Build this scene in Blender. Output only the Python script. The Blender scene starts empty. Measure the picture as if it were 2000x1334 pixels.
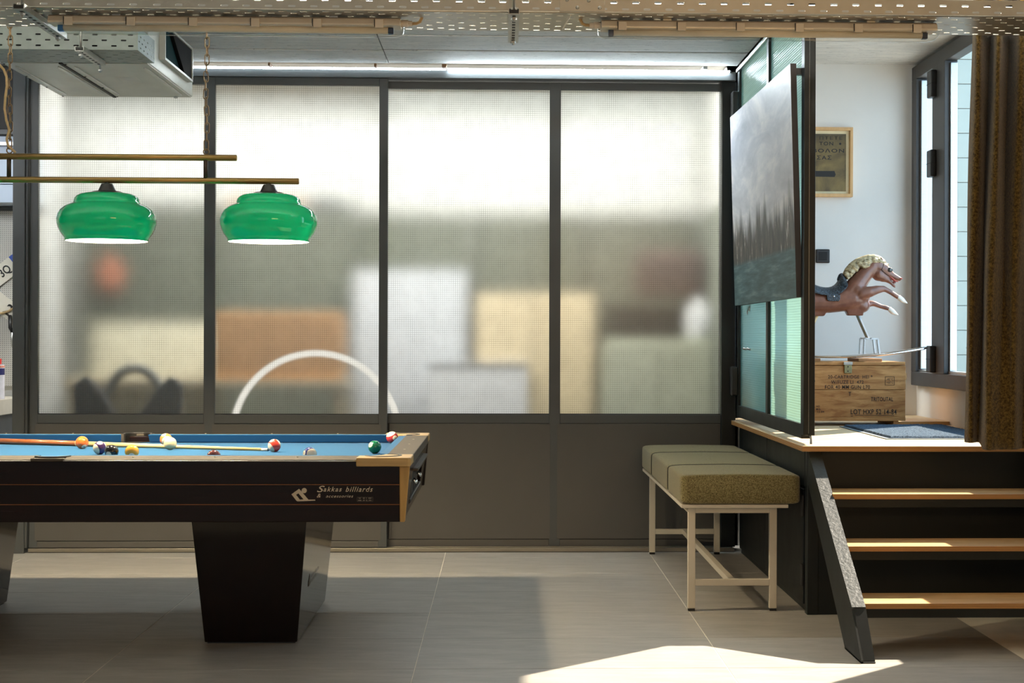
import bpy, bmesh, math, random
from mathutils import Vector, Matrix, Euler
random.seed(7)
SC = bpy.context.scene
COL = SC.collection
PI = math.pi

# ------------------------------------------------------------------ camera
cam = bpy.data.cameras.new('camera')
cam.sensor_width = 36.0
cam.lens = 36.0 * 3020 / 2000
cam.shift_x = -0.0385
cam.shift_y = -0.0035
cam.clip_end = 200
camo = bpy.data.objects.new('camera', cam)
COL.objects.link(camo)
camo.location = (0, 0, 1.266)
camo.rotation_euler = (Matrix.Rotation(math.radians(-1.8), 3, 'Z') @ Matrix.Rotation(PI/2, 3, 'X') @ Matrix.Rotation(0.003, 3, 'Z')).to_euler()
SC.camera = camo

# ------------------------------------------------------------------ world, sun, lights, exposure
SC.view_settings.view_transform = 'Standard'
SC.view_settings.look = 'None'
SC.view_settings.gamma = 1.0
SC.view_settings.use_curve_mapping = False
SC.view_settings.exposure = 0.0
SC.cycles.use_denoising = True
SC.cycles.sample_clamp_indirect = 4.0
SC.cycles.caustics_reflective = False
SC.cycles.caustics_refractive = False
SC.cycles.max_bounces = 10
SC.cycles.transparent_max_bounces = 16
w = bpy.data.worlds.new('world'); SC.world = w; w.use_nodes = True
bg = w.node_tree.nodes['Background']
bg.inputs[0].default_value = (0.50, 0.76, 1.0, 1)
bg.inputs[1].default_value = 5.0
def lamp(kind, name, loc, rot, energy, color, **kw):
    l = bpy.data.lights.new(name, kind); l.energy = energy; l.color = color
    for k, v in kw.items(): setattr(l, k, v)
    o = bpy.data.objects.new(name, l); COL.objects.link(o); o.location = loc
    o.rotation_euler = rot
    return o
sun_dir = Vector((-0.88, -0.82, -1.0)).normalized()
lamp('SUN', 'sun', (8, 16, 12), sun_dir.to_track_quat('-Z', 'Y').to_euler(), 20.0, (1.0, 0.86, 0.68), angle=math.radians(0.6))
# added fill lights without fittings: workshop behind the partition, workbench corner, back wall
lamp('AREA', 'workshop_fill', (-0.65, 9.46, 2.93), (math.radians(10), 0, 0), 175, (1.0, 0.98, 0.93), shape='RECTANGLE', size=4.0, size_y=0.3)
lamp('AREA', 'workbench_fill', (-3.7, 8.2, 2.5), (math.radians(68), 0, 0), 14, (0.92, 0.96, 1.0), shape='RECTANGLE', size=0.8, size_y=0.3)
lamp('AREA', 'workshop_back_fill', (-0.9, 11.75, 2.93), (math.radians(20), 0, 0), 42, (1.0, 0.99, 0.96), shape='RECTANGLE', size=4.8, size_y=0.25)
# added fill: a cool area behind the camera, a warm one for the tray
lamp('AREA', 'front_cool_fill', (-2.0, -2.4, 1.6), (math.radians(90), 0, 0), 22, (0.84, 0.92, 1.0), shape='RECTANGLE', size=4.0, size_y=2.2)
lamp('AREA', 'warm_tray_fill', (1.3, 1.2, 1.9), (math.radians(103), 0, 0), 34, (1.0, 0.58, 0.24), shape='RECTANGLE', size=1.6, size_y=0.5)

# ------------------------------------------------------------------ helpers
def S(r, g, b):
    f = lambda c: (c/255/12.92) if c/255 <= 0.04045 else ((c/255+0.055)/1.055)**2.4
    return (f(r), f(g), f(b))

class NT:
    def __init__(s, name):
        s.m = bpy.data.materials.new(name); s.m.use_nodes = True
        s.t = s.m.node_tree; s.n = s.t.nodes; s.n.clear()
        s.out = s.n.new('ShaderNodeOutputMaterial')
    def node(s, typ, **kw):
        n = s.n.new(typ)
        for k, v in kw.items(): setattr(n, k, v)
        return n
    def link(s, a, b): s.t.links.new(a, b)
    def val(s, sock, v):
        if hasattr(v, 'is_linked') or isinstance(v, bpy.types.NodeSocket): s.link(v, sock)
        else: sock.default_value = v
    def math(s, op, a, b=None, c=None):
        n = s.node('ShaderNodeMath', operation=op)
        s.val(n.inputs[0], a)
        if b is not None: s.val(n.inputs[1], b)
        if c is not None: s.val(n.inputs[2], c)
        return n.outputs[0]
    def mix(s, f, a, b):
        n = s.node('ShaderNodeMix', data_type='RGBA')
        s.val(n.inputs[0], f)
        s.val(n.inputs[6], a if not isinstance(a, tuple) else (*a[:3], 1))
        s.val(n.inputs[7], b if not isinstance(b, tuple) else (*b[:3], 1))
        return n.outputs[2]
    def coords(s, scale=(1, 1, 1), rot=(0, 0, 0), kind='Object'):
        tc = s.node('ShaderNodeTexCoord'); mp = s.node('ShaderNodeMapping')
        mp.inputs['Scale'].default_value = scale; mp.inputs['Rotation'].default_value = rot
        s.link(tc.outputs[kind], mp.inputs[0]); return mp.outputs[0]
    def noise(s, vec, scale, detail=4, rough=.55, dist=0):
        n = s.node('ShaderNodeTexNoise'); s.link(vec, n.inputs['Vector'])
        n.inputs['Scale'].default_value = scale; n.inputs['Detail'].default_value = detail
        n.inputs['Roughness'].default_value = rough; n.inputs['Distortion'].default_value = dist
        return n.outputs[0]
    def ramp(s, f, *stops):
        n = s.node('ShaderNodeValToRGB'); s.link(f, n.inputs[0])
        e = n.color_ramp.elements
        while len(e) < len(stops): e.new(0.5)
        for i, (p, c) in enumerate(stops):
            e[i].position = p; e[i].color = (*c[:3], 1) if isinstance(c, tuple) else (c, c, c, 1)
        return n.outputs[0]
    def sep(s, vec):
        n = s.node('ShaderNodeSeparateXYZ'); s.link(vec, n.inputs[0]); return n.outputs
    def bump(s, h, strength, dist=0.01):
        n = s.node('ShaderNodeBump'); n.inputs['Strength'].default_value = strength
        n.inputs['Distance'].default_value = dist; s.link(h, n.inputs['Height']); return n.outputs[0]
    def bsdf(s, col, rough=.5, metal=0, spec=.5, coat=0, normal=None, emis=None, es=0, sheen=0):
        p = s.node('ShaderNodeBsdfPrincipled')
        s.val(p.inputs['Base Color'], (*col[:3], 1) if isinstance(col, tuple) else col)
        s.val(p.inputs['Roughness'], rough); p.inputs['Metallic'].default_value = metal
        p.inputs['Specular IOR Level'].default_value = spec
        p.inputs['Coat Weight'].default_value = coat; p.inputs['Coat Roughness'].default_value = .08
        p.inputs['Sheen Weight'].default_value = sheen
        if normal is not None: s.link(normal, p.inputs['Normal'])
        if emis: p.inputs['Emission Color'].default_value = (*emis, 1); p.inputs['Emission Strength'].default_value = es
        return p.outputs[0]
    def done(s, sh): s.link(sh, s.out.inputs[0]); return s.m

def M(name, col, rough=.5, metal=0, var=.08, vs=6, stretch=(1, 1, 1), bump=0, bs=80, col2=None, spec=.5, coat=0,
      detail=4, rvar=0, sheen=0, lo=.35, hi=.65):
    t = NT(name); c = t.coords(stretch)
    f = t.ramp(t.noise(c, vs, detail), (lo, 0.0), (hi, 1.0))
    a = tuple(max(0, x*(1-var)) for x in col); b = col2 if col2 else tuple(x*(1+var) for x in col)
    cc = t.mix(f, a, b)
    nrm = None
    if bump: nrm = t.bump(t.noise(t.coords(stretch), bs, 3), bump, .004)
    r = rough
    if rvar: r = t.math('MULTIPLY_ADD', t.noise(c, vs*3, 3), rvar, rough - rvar/2)
    return t.done(t.bsdf(cc, r, metal, spec, coat, nrm, sheen=sheen))

class B:
    def __init__(s): s.b = bmesh.new()
    def box(s, x0, x1, y0, y1, z0, z1):
        v = [s.b.verts.new((x, y, z)) for x in (x0, x1) for y in (y0, y1) for z in (z0, z1)]
        for q in ((0, 1, 3, 2), (4, 6, 7, 5), (0, 4, 5, 1), (2, 3, 7, 6), (0, 2, 6, 4), (1, 5, 7, 3)):
            s.b.faces.new([v[i] for i in q])
        return s
    def hexa(s, p):  # 8 points: bottom 4 ccw, top 4 ccw
        v = [s.b.verts.new(q) for q in p]
        for q in ((3, 2, 1, 0), (4, 5, 6, 7), (0, 1, 5, 4), (1, 2, 6, 5), (2, 3, 7, 6), (3, 0, 4, 7)):
            s.b.faces.new([v[i] for i in q])
        return s
    def prism(s, pts, axis, a0, a1):
        def P(p, a): return {'x': (a, p[0], p[1]), 'y': (p[0], a, p[1]), 'z': (p[0], p[1], a)}[axis]
        lo = [s.b.verts.new(P(p, a0)) for p in pts]; hi = [s.b.verts.new(P(p, a1)) for p in pts]
        n = len(pts)
        s.b.faces.new(lo[::-1]); s.b.faces.new(hi)
        for i in range(n): s.b.faces.new((lo[i], lo[(i+1) % n], hi[(i+1) % n], hi[i]))
        return s
    def tube(s, pts, r, n=10, closed=False, cap=True):
        pts = [Vector(p) for p in pts]; m = len(pts)
        rs = r if isinstance(r, (list, tuple)) else [r]*m
        rings = []; up = None
        for i, p in enumerate(pts):
            if closed: d = pts[(i+1) % m] - pts[i-1]
            else: d = pts[min(i+1, m-1)] - pts[max(i-1, 0)]
            d.normalize()
            if up is None: up = Vector((0, 0, 1)) if abs(d.z) < .9 else Vector((1, 0, 0))
            a = d.cross(up)
            if a.length < 1e-4: a = d.cross(Vector((0, 1, 0)))
            a.normalize(); u = a.cross(d).normalized(); up = u
            rings.append([s.b.verts.new(p + (a*math.cos(k*2*PI/n) + u*math.sin(k*2*PI/n))*rs[i]) for k in range(n)])
        for i in range(m if closed else m-1):
            A, C = rings[i], rings[(i+1) % m]
            for k in range(n): s.b.faces.new((A[k], A[(k+1) % n], C[(k+1) % n], C[k]))
        if cap and not closed:
            s.b.faces.new(rings[0][::-1]); s.b.faces.new(rings[-1])
        return s
    def lathe(s, prof, c=(0, 0, 0), n=40, axis='z', close=False):
        rings = []
        for r, h in prof:
            ring = []
            for k in range(n):
                a = 2*PI*k/n; x, y = r*math.cos(a), r*math.sin(a)
                p = {'z': (x, y, h), 'x': (h, x, y), 'y': (x, h, y)}[axis]
                ring.append(s.b.verts.new((p[0]+c[0], p[1]+c[1], p[2]+c[2])))
            rings.append(ring)
        m = len(rings)
        for i in range(m if close else m-1):
            A, C = rings[i], rings[(i+1) % m]
            for k in range(n): s.b.faces.new((A[k], A[(k+1) % n], C[(k+1) % n], C[k]))
        if not close:
            if prof[0][0] > 1e-5: s.b.faces.new(rings[0][::-1])
            if prof[-1][0] > 1e-5: s.b.faces.new(rings[-1])
        return s
    def sph(s, c, r, sc=(1, 1, 1), u=20, v=12):
        m = Matrix.Translation(c) @ Matrix.Diagonal((r*sc[0], r*sc[1], r*sc[2], 1))
        bmesh.ops.create_uvsphere(s.b, u_segments=u, v_segments=v, radius=1, matrix=m); return s
    def grid(s, f, nu, nv):
        vs = [[s.b.verts.new(f(i/nu, j/nv)) for j in range(nv+1)] for i in range(nu+1)]
        for i in range(nu):
            for j in range(nv): s.b.faces.new((vs[i][j], vs[i+1][j], vs[i+1][j+1], vs[i][j+1]))
        return s
    def build(s, name, mat, parent=None, smooth=False, bevel=0, solid=0, sub=0, seg=2, fix=True, loc=None):
        if fix: bmesh.ops.recalc_face_normals(s.b, faces=s.b.faces)
        off = Vector((0, 0, 0))
        if parent is not None:
            q = parent
            while q is not None: off += Vector(q.location); q = q.parent
        o_loc = Vector((0, 0, 0))
        if loc is not None: o_loc = Vector(loc) - off
        if off.length or o_loc.length: bmesh.ops.translate(s.b, verts=s.b.verts, vec=-off-o_loc)
        me = bpy.data.meshes.new(name); s.b.to_mesh(me); s.b.free()
        if isinstance(mat, (list, tuple)):
            for m in mat: me.materials.append(m)
        elif mat: me.materials.append(mat)
        if smooth:
            for p in me.polygons: p.use_smooth = True
        o = bpy.data.objects.new(name, me); COL.objects.link(o)
        o.location = o_loc
        if parent is not None: o.parent = parent
        if solid:
            md = o.modifiers.new('thickness', 'SOLIDIFY'); md.thickness = solid; md.offset = 0
        if bevel:
            md = o.modifiers.new('edge', 'BEVEL'); md.width = bevel; md.segments = seg; md.limit_method = 'ANGLE'; md.angle_limit = math.radians(40)
        if sub:
            md = o.modifiers.new('sub', 'SUBSURF'); md.levels = sub; md.render_levels = sub
        return o

def thing(name, label, cat, loc=(0, 0, 0), group=None):
    o = bpy.data.objects.new(name, None); COL.objects.link(o); o.location = loc
    o.empty_display_size = .05
    o['label'] = label; o['category'] = cat
    if group: o['group'] = group
    return o
def tag(o, label, cat, group=None):
    o['label'] = label; o['category'] = cat
    if group: o['group'] = group
    return o
def struct(o, label=None):
    o['kind'] = 'structure'
    if label: o['label'] = label
    return o
def setting(name, loc=(0, 0, 0), label=None):
    o = bpy.data.objects.new(name, None); COL.objects.link(o); o.location = loc; o.empty_display_size = .05
    return struct(o, label)
def clone(o, parent, loc, rot=None):
    c = o.copy(); COL.objects.link(c); c.parent = parent; c.location = loc
    if rot is not None: c.rotation_euler = rot
    return c
def pbox(parent, name, mat, x0, x1, y0, y1, z0, z1, bevel=0, seg=2):
    return B().box(x0, x1, y0, y1, z0, z1).build(name, mat, parent, bevel=bevel, seg=seg)

def text_mesh(txt, font_shear=0, spacing=1.0, bold=0):
    cu = bpy.data.curves.new('lettering', 'FONT'); cu.body = txt; cu.size = 1; cu.shear = font_shear
    cu.space_character = spacing; cu.offset = bold; cu.resolution_u = 3
    o = bpy.data.objects.new('lettering', cu); COL.objects.link(o)
    bpy.context.view_layer.update()
    me = bpy.data.meshes.new_from_object(o.evaluated_get(bpy.context.evaluated_depsgraph_get()))
    bpy.data.objects.remove(o); bpy.data.curves.remove(cu)
    return me
def text(txt, mat, parent, origin, udir, vdir, wid, hei, shear=0, spacing=1.0, bold=0, name='lettering', keep=False):
    """flat print: lower-left corner at origin, fitted to wid x hei along udir / vdir"""
    me = text_mesh(txt, shear, spacing, bold)
    xs = [v.co.x for v in me.vertices]; ys = [v.co.y for v in me.vertices]
    if not xs: return None
    x0, x1, y0, y1 = min(xs), max(xs), min(ys), max(ys)
    sx = wid/max(1e-6, x1-x0); sy = hei/max(1e-6, y1-y0)
    if keep: sx = sy
    off = Vector((0, 0, 0)); q = parent
    while q is not None: off += Vector(q.location); q = q.parent
    O = Vector(origin) - off; U = Vector(udir); V = Vector(vdir)
    for v in me.vertices:
        v.co = O + U*((v.co.x-x0)*sx) + V*((v.co.y-y0)*sy)
    me.materials.clear(); me.materials.append(mat)
    o = bpy.data.objects.new(name, me); COL.objects.link(o); o.parent = parent
    return o

def remesh(b, voxel, smooth_it=6):
    """one continuous skin around everything in the bmesh"""
    bmesh.ops.recalc_face_normals(b.b, faces=b.b.faces)
    me = bpy.data.meshes.new('skin'); b.b.to_mesh(me); b.b.free()
    o = bpy.data.objects.new('skin', me); COL.objects.link(o)
    md = o.modifiers.new('r', 'REMESH'); md.mode = 'VOXEL'; md.voxel_size = voxel
    sm = o.modifiers.new('s', 'SMOOTH'); sm.iterations = smooth_it; sm.factor = .5
    bpy.context.view_layer.update()
    out = bpy.data.meshes.new_from_object(o.evaluated_get(bpy.context.evaluated_depsgraph_get()))
    bpy.data.objects.remove(o)
    for p in out.polygons: p.use_smooth = True
    return out
def capsule_chain(b, pts, flat=1.0):
    """pts: (x, y, z, r) - overlapping balls and tapered tubes between them"""
    for i, (x, y, z, r) in enumerate(pts):
        b.sph((x, y, z), r, (1, flat, 1), 14, 10)
        if i:
            X, Y, Z, R = pts[i-1]
            b.tube([(X, Y, Z), (x, y, z)], [R, r], 18)
    return b

# ------------------------------------------------------------------ materials
m_dark = M('dark_grey_paint', S(66, 69, 70), .42, var=.05, vs=3, rvar=.1)
m_dark2 = M('dark_green_black_paint', S(15, 21, 21), .45, spec=.35, var=.06, vs=3, rvar=.1)
m_panel = M('grey_sheet_panel', S(75, 73, 70), .45, var=.05, vs=2, rvar=.1)
m_white = M('white_wall_paint', S(226, 226, 222), .8, var=.02, vs=4, bump=.05, bs=60)
m_conc = None
m_alu = M('brushed_aluminium', S(190, 192, 192), .35, 1, var=.06, vs=20, stretch=(1, 1, 20))
m_galv = M('galvanised_steel', S(172, 174, 170), .38, .85, var=.10, vs=14, rvar=.15)
m_galv_tray = M('galvanised_tray_steel', S(176, 172, 160), .36, .8, var=.06, vs=10, rvar=.12)
m_black = M('black_plastic', S(20, 20, 21), .4, var=.1)
m_blackr = M('black_rubber', S(15, 15, 16), .7, var=.1)
m_brass = M('brass', S(164, 136, 84), .36, .8, var=.06, vs=30, stretch=(1, 10, 10))
m_chrome = M('chrome', S(215, 218, 220), .1, 1, var=.02)
m_steelw = M('off_white_steel_paint', S(196, 188, 172), .4, var=.03)
m_rail = M('grey_metal_rail', S(78, 73, 66), .7, 0, spec=.2, var=.05, vs=4, stretch=(1, 8, 8))

def ply(name, c1, c2, along='x', edge1=S(206, 160, 100), edge2=S(128, 84, 44), pitch=.0055):
    t = NT(name)
    st = {'x': (1.2, 9, 9), 'y': (9, 1.2, 9)}[along]
    c = t.coords(st)
    n = t.noise(c, 2.2, 6, .6, 1.2)
    top = t.mix(t.ramp(n, (.38, 0.0), (.62, 1.0)), c1, c2)
    z = t.sep(t.coords())[2]
    fr = t.math('FRACT', t.math('DIVIDE', z, pitch))
    ed = t.mix(t.math('GREATER_THAN', fr, .5), edge1, edge2)
    geo = t.node('ShaderNodeNewGeometry'); nz = t.math('ABSOLUTE', t.sep(geo.outputs['True Normal'])[2])
    col = t.mix(t.math('LESS_THAN', nz, .5), top, ed)
    return t.done(t.bsdf(col, .42, spec=.4, normal=t.bump(n, .08, .003)))
m_ply = ply('plywood', S(206, 176, 132), S(228, 204, 168), 'x')
m_tread = ply('plywood_tread', S(196, 150, 96), S(216, 176, 122), 'x')

# concrete with chipped formwork joints
t = NT('board_marked_concrete'); c = t.coords((1.5, 8, 8)); n = t.noise(c, 3, 6, .6); n2 = t.noise(t.coords((3, 12, 12)), 7, 5, .7)
base = t.mix(t.ramp(n, (.3, 0.0), (.7, 1.0)), S(196, 199, 197), S(222, 222, 218))
base = t.mix(t.ramp(n2, (.58, 0.0), (.66, .75)), base, S(112, 114, 112))
m_conc = t.done(t.bsdf(base, .85, normal=t.bump(n2, .25, .004)))
# porcelain floor tile
t = NT('stone_floor_tile'); c = t.coords((1.2, 5, 5)); n = t.noise(c, 3, 8, .62, .6); n2 = t.noise(t.coords((2, 7, 7)), 14, 5, .7)
oi = t.node('ShaderNodeObjectInfo')
base = t.mix(t.ramp(n, (.3, 0.0), (.7, 1.0)), S(148, 145, 139), S(174, 170, 163))
base = t.mix(t.ramp(n2, (.62, 0.0), (.75, .35)), base, S(184, 180, 172))
base = t.mix(t.math('MULTIPLY', oi.outputs['Random'], .12), base, S(128, 124, 116))
m_tile = t.done(t.bsdf(base, t.math('MULTIPLY_ADD', n2, .18, .30), spec=.45, normal=t.bump(n2, .04, .002)))
m_grout = M('pale_grout', S(232, 226, 212), .9)
# wired obscure glass : front face scatters, back face clear
def clear_glass(name, tint=(1, 1, 1), refl=.06):
    t = NT(name)
    tr = t.node('ShaderNodeBsdfTransparent'); tr.inputs[0].default_value = (*tint, 1)
    gl = t.node('ShaderNodeBsdfGlossy'); gl.inputs['Roughness'].default_value = .02
    fr = t.node('ShaderNodeFresnel'); fr.inputs[0].default_value = 1.35
    mx = t.node('ShaderNodeMixShader'); gm = t.node('ShaderNodeNewGeometry'); t.link(t.math('MULTIPLY', fr.outputs[0], t.math('SUBTRACT', 1.0, gm.outputs['Backfacing'])), mx.inputs[0]); t.link(tr.outputs[0], mx.inputs[1]); t.link(gl.outputs[0], mx.inputs[2])
    nz = t.noise(t.coords(), 3)  # faint waviness of float glass
    t.link(t.bump(nz, .01, .001), gl.inputs['Normal'])
    return t.done(mx.outputs[0])
m_clear = clear_glass('clear_glass')
t = NT('wired_obscure_glass')
x, y, z = t.sep(t.coords())
def gridline(v, pitch, wdt):
    f = t.math('ABSOLUTE', t.math('SUBTRACT', t.math('FRACT', t.math('DIVIDE', v, pitch)), .5))
    return t.math('GREATER_THAN', f, .5 - wdt/2)
wire = t.math('MAXIMUM', gridline(x, .0127, .15), gridline(z, .0127, .15))
vary = t.ramp(t.noise(t.coords((6, 1, 6)), 1.3, 5, .7), (.35, .20), (.65, .60))
wire = t.math('MULTIPLY', wire, vary)
rf = t.node('ShaderNodeBsdfRefraction'); rf.inputs['IOR'].default_value = 1.10; rf.inputs['Roughness'].default_value = .72
rf.inputs[0].default_value = (.97, .975, .96, 1)
tl = t.node('ShaderNodeBsdfTranslucent'); tl.inputs[0].default_value = (.86, .94, .97, 1)
gl = t.node('ShaderNodeBsdfGlossy'); gl.inputs['Roughness'].default_value = .25
dk = t.node('ShaderNodeBsdfDiffuse'); dk.inputs[0].default_value = (.22, .22, .20, 1)
m1 = t.node('ShaderNodeMixShader'); m1.inputs[0].default_value = .06; t.link(rf.outputs[0], m1.inputs[1]); t.link(tl.outputs[0], m1.inputs[2])
m2 = t.node('ShaderNodeMixShader'); m2.inputs[0].default_value = .04; t.link(m1.outputs[0], m2.inputs[1]); t.link(gl.outputs[0], m2.inputs[2])
m3 = t.node('ShaderNodeMixShader'); t.link(wire, m3.inputs[0]); t.link(m2.outputs[0], m3.inputs[1]); t.link(dk.outputs[0], m3.inputs[2])
m_wired = t.done(m3.outputs[0])
t = NT('glass_back_face'); tr = t.node('ShaderNodeBsdfTransparent'); tr.inputs[0].default_value = (.99, 1, .99, 1)
m_back = t.done(tr.outputs[0])
# ribbed greenish glazing
t = NT('ribbed_glazing'); z = t.sep(t.coords())[2]
rib = t.math('SINE', t.math('MULTIPLY', z, 2*PI/.0125))
nb = t.bump(rib, .25, .002)
rf = t.node('ShaderNodeBsdfRefraction'); rf.inputs['IOR'].default_value = 1.12; rf.inputs['Roughness'].default_value = .62; rf.inputs[0].default_value = (.74, .95, .86, 1)
tl = t.node('ShaderNodeBsdfTranslucent')
t.link(t.mix(t.math('MULTIPLY_ADD', rib, .5, .5), (.13, .25, .20), (.18, .31, .26)), tl.inputs[0])
gl = t.node('ShaderNodeBsdfGlossy'); gl.inputs['Roughness'].default_value = .18
for q in (rf, tl, gl): t.link(nb, q.inputs['Normal'])
m1 = t.node('ShaderNodeMixShader'); m1.inputs[0].default_value = .55; t.link(rf.outputs[0], m1.inputs[1]); t.link(tl.outputs[0], m1.inputs[2])
m2 = t.node('ShaderNodeMixShader'); m2.inputs[0].default_value = .035; t.link(m1.outputs[0], m2.inputs[1]); t.link(gl.outputs[0], m2.inputs[2])
m_ribbed = t.done(m2.outputs[0])

def pane(parent, x0, x1, y0, y1, z0, z1, mat, facing, name='glass_pane'):
    """box with the textured face on one side and a clear face on the other"""
    b = B().box(x0, x1, y0, y1, z0, z1)
    bmesh.ops.recalc_face_normals(b.b, faces=b.b.faces)
    f = Vector(facing)
    for fc in b.b.faces: fc.material_index = 0 if fc.normal.dot(f) > .9 else 1
    return b.build(name, [mat, m_back], parent)

def emit(name, col, st):
    t = NT(name); e = t.node('ShaderNodeEmission'); e.inputs[0].default_value = (*col, 1); e.inputs[1].default_value = st
    return t.done(e.outputs[0])

# ------------------------------------------------------------------ room shell
fl = setting('floor', (0, 0, 0), 'beige grey stone tile floor with pale joints')
pbox(fl, 'floor_slab', m_grout, -4.3, 2.66, -2.6, 12.3, -.2, -.0012)
tb = B().box(-.5985, .5985, -.2985, .2985, -.02, 0.0).build('floor_tile', m_tile, fl, bevel=.0012, seg=1)
first = True
for j in range(-8, 4):
    for i in range(-3, 3):
        cx, cy = -.333 + .6 + 1.2*i, 7.117 + .3 + .6*j
        if cx - .6 < -4.2 or cx > 2.6: continue
        if first: tb.location = (cx, cy, 0); first = False
        else: clone(tb, fl, (cx, cy, 0))
ce = setting('ceiling', (0, 0, 2.95), 'pale board marked concrete ceiling')
m_cjoint = M('dark_joint', S(84, 86, 86), .9)
pbox(ce, 'ceiling_slab', m_cjoint, -4.3, 1.37, -2.6, 9.05, 2.870, 3.15)
pbox(ce, 'landing_ceiling', m_conc, 1.372, 2.66, -2.6, 9.52, 2.95, 3.15)
pbox(ce, 'workshop_ceiling', m_white, -4.3, 1.44, 9.05, 12.3, 2.955, 3.15)
for k in range(28):
    for (xa, xb, d) in ((-4.3, -.672, 0), (-.668, 1.37, .012)):
        dz = random.uniform(0, .003); ya = 9.05 - .415*(k+1) - d*(k > 0) - d
        pbox(ce, 'formwork_board', m_conc, xa, xb, max(-2.6, ya+.010), min(9.05, ya+.405), 2.863+dz, 2.871, bevel=.003, seg=1)
struct(pbox(None, 'wall_left', m_white, -4.4, -4.3, -2.6, 12.3, 0, 2.95), 'white wall on the left')
struct(pbox(None, 'wall_front', m_white, -4.3, 2.54, -2.7, -2.6, 0, 2.95), 'wall behind the viewpoint')
struct(pbox(None, 'wall_workshop', m_white, -4.3, 1.44, 12.2, 12.3, 0, 2.95), 'white back wall of the workshop behind the glass')
m_div = M('grey_partition_wall', S(120, 124, 112), .8, var=.04)
wdv = struct(pbox(None, 'wall_divider', m_white, 1.38, 1.44, 9.42, 12.2, 0, 2.95), 'wall between landing and workshop')
pbox(wdv, 'dado_panel', m_div, 1.372, 1.38, 9.42, 12.19, 0, 2.12)
struct(pbox(None, 'wall_back', m_white, 1.38, 2.66, 9.42, 9.52, 0, 2.95), 'white back wall of the raised landing')
wr = setting('wall_right', (2.54, 0, 0), 'white right wall with the dark framed window')
pbox(wr, 'wall_below_window', m_white, 2.54, 2.66, 6.75, 9.42, 0, .985)
pbox(wr, 'wall_above_window', m_white, 2.54, 2.66, 6.75, 9.42, 2.925, 2.95)
pbox(wr, 'wall_pier', m_white, 2.54, 2.66, -2.6, 6.75, 0, 2.95)

# right window : fixed light beside an opening sash
m_winf = M('window_frame_grey', S(62, 62, 62), .45, var=.04)
wi = setting('window_1', (2.5, 9.4, .985), 'dark grey framed window of the landing')
pbox(wi, 'frame_sill', m_winf, 2.50, 2.57, 6.76, 9.40, .985, 1.068, .003)
pbox(wi, 'frame_head', m_winf, 2.50, 2.57, 6.76, 9.40, 2.845, 2.925, .003)
pbox(wi, 'frame_jamb', m_winf, 2.50, 2.57, 9.30, 9.40, 1.068, 2.845, .003)
pbox(wi, 'frame_jamb', m_winf, 2.50, 2.57, 6.76, 6.86, 1.068, 2.845, .003)
pbox(wi, 'mullion', m_winf, 2.495, 2.57, 8.68, 8.93, 1.068, 2.845, .003)
pbox(wi, 'glazing_bead', m_alu, 2.525, 2.565, 8.66, 8.68, 1.085, 2.83, .002)
pbox(wi, 'glazing_bead', m_alu, 2.525, 2.565, 9.27, 9.30, 1.085, 2.83, .002)
pbox(wi, 'glazing_bead', m_alu, 2.52, 2.56, 8.93, 9.30, 1.066, 1.080, .002)
pbox(wi, 'glazing_bead', m_alu, 2.52, 2.56, 6.86, 8.68, 1.066, 1.084, .002)
pbox(wi, 'glass_pane', m_clear, 2.535, 2.541, 8.92, 9.31, 1.06, 2.85)
pbox(wi, 'glass_pane', m_clear, 2.535, 2.541, 6.85, 8.69, 1.06, 2.85)
for z0 in (2.665, 2.205, 1.072):
    h = pbox(wi, 'hinge', m_black, 2.462, 2.497, 8.84, 8.93, z0, z0+.155, .006)
    pbox(h, 'hinge_joint', m_blackr, 2.461, 2.498, 8.839, 8.931, z0+.076, z0+.079)

# outside : pale coursed wall seen through the window, and ground
m_out = M('pale_render_blocks', S(132, 136, 128), .85, var=.04, vs=3)
m_joint = M('wall_joint', S(118, 122, 115), .9)
nb_ = setting('wall_outside', (5, 14, 0), 'pale coursed wall of the yard outside the window')
pbox(nb_, 'backing', m_joint, 2.9, 8.0, 14.02, 14.3, -.2, 4.95)
for k in range(22):
    pbox(nb_, 'wall_course', m_out, 2.9, 8, 14.0 + random.uniform(0, .003), 14.03, k*.225, k*.225+.219, .003, 1)
struct(pbox(None, 'ground', M('yard_paving', S(176, 170, 160), .9, vs=3), 2.66, 9, -2.6, 14.3, -.2, 0), 'paved yard outside')

# ------------------------------------------------------------------ glass partition
struct(pbox(None, 'trim_1', m_dark, -2.86, 1.375, 9.115, 9.29, 2.792, 2.845, .003), 'dark steel beam along the top of the glass partition')
tr2 = setting('trim_2', (-2.8, 9.1, 0), 'dark post at the left end of the partition')
pbox(tr2, 'post', m_dark, -2.856, -2.786, 9.10, 9.30, 0, 2.862, .003)
pbox(tr2, 'post_flange', m_dark, -2.786, -2.772, 9.11, 9.30, .03, 2.792, .002)
tr3 = setting('trim_3', (-.7, 9.15, 0), 'floor track of the sliding partition')
m_track = M('worn_track_metal', S(132, 126, 114), .4, .6, var=.1, vs=5, stretch=(1, 8, 8))
pbox(tr3, 'track_rail', m_track, -2.77, 1.375, 9.125, 9.145, .004, .026, .002)
pbox(tr3, 'track_rail', m_track, -2.77, 1.375, 9.195, 9.215, .004, .026, .002)
pbox(tr3, 'track_bed', m_dark, -2.77, 1.375, 9.13, 9.30, 0, .006)
pbox(None, 'trim_4', m_dark2, 1.300, 1.385, 9.16, 9.30, .026, 2.792, .003)
struct(bpy.data.objects['trim_4'], 'dark corner post where partition meets landing')
pk = setting('trim_5', (-.9, 9.2, 2.845), 'packing pieces between the partition beam and ceiling')
m_pack = M('brown_packer', S(120, 84, 50), .7)
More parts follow.
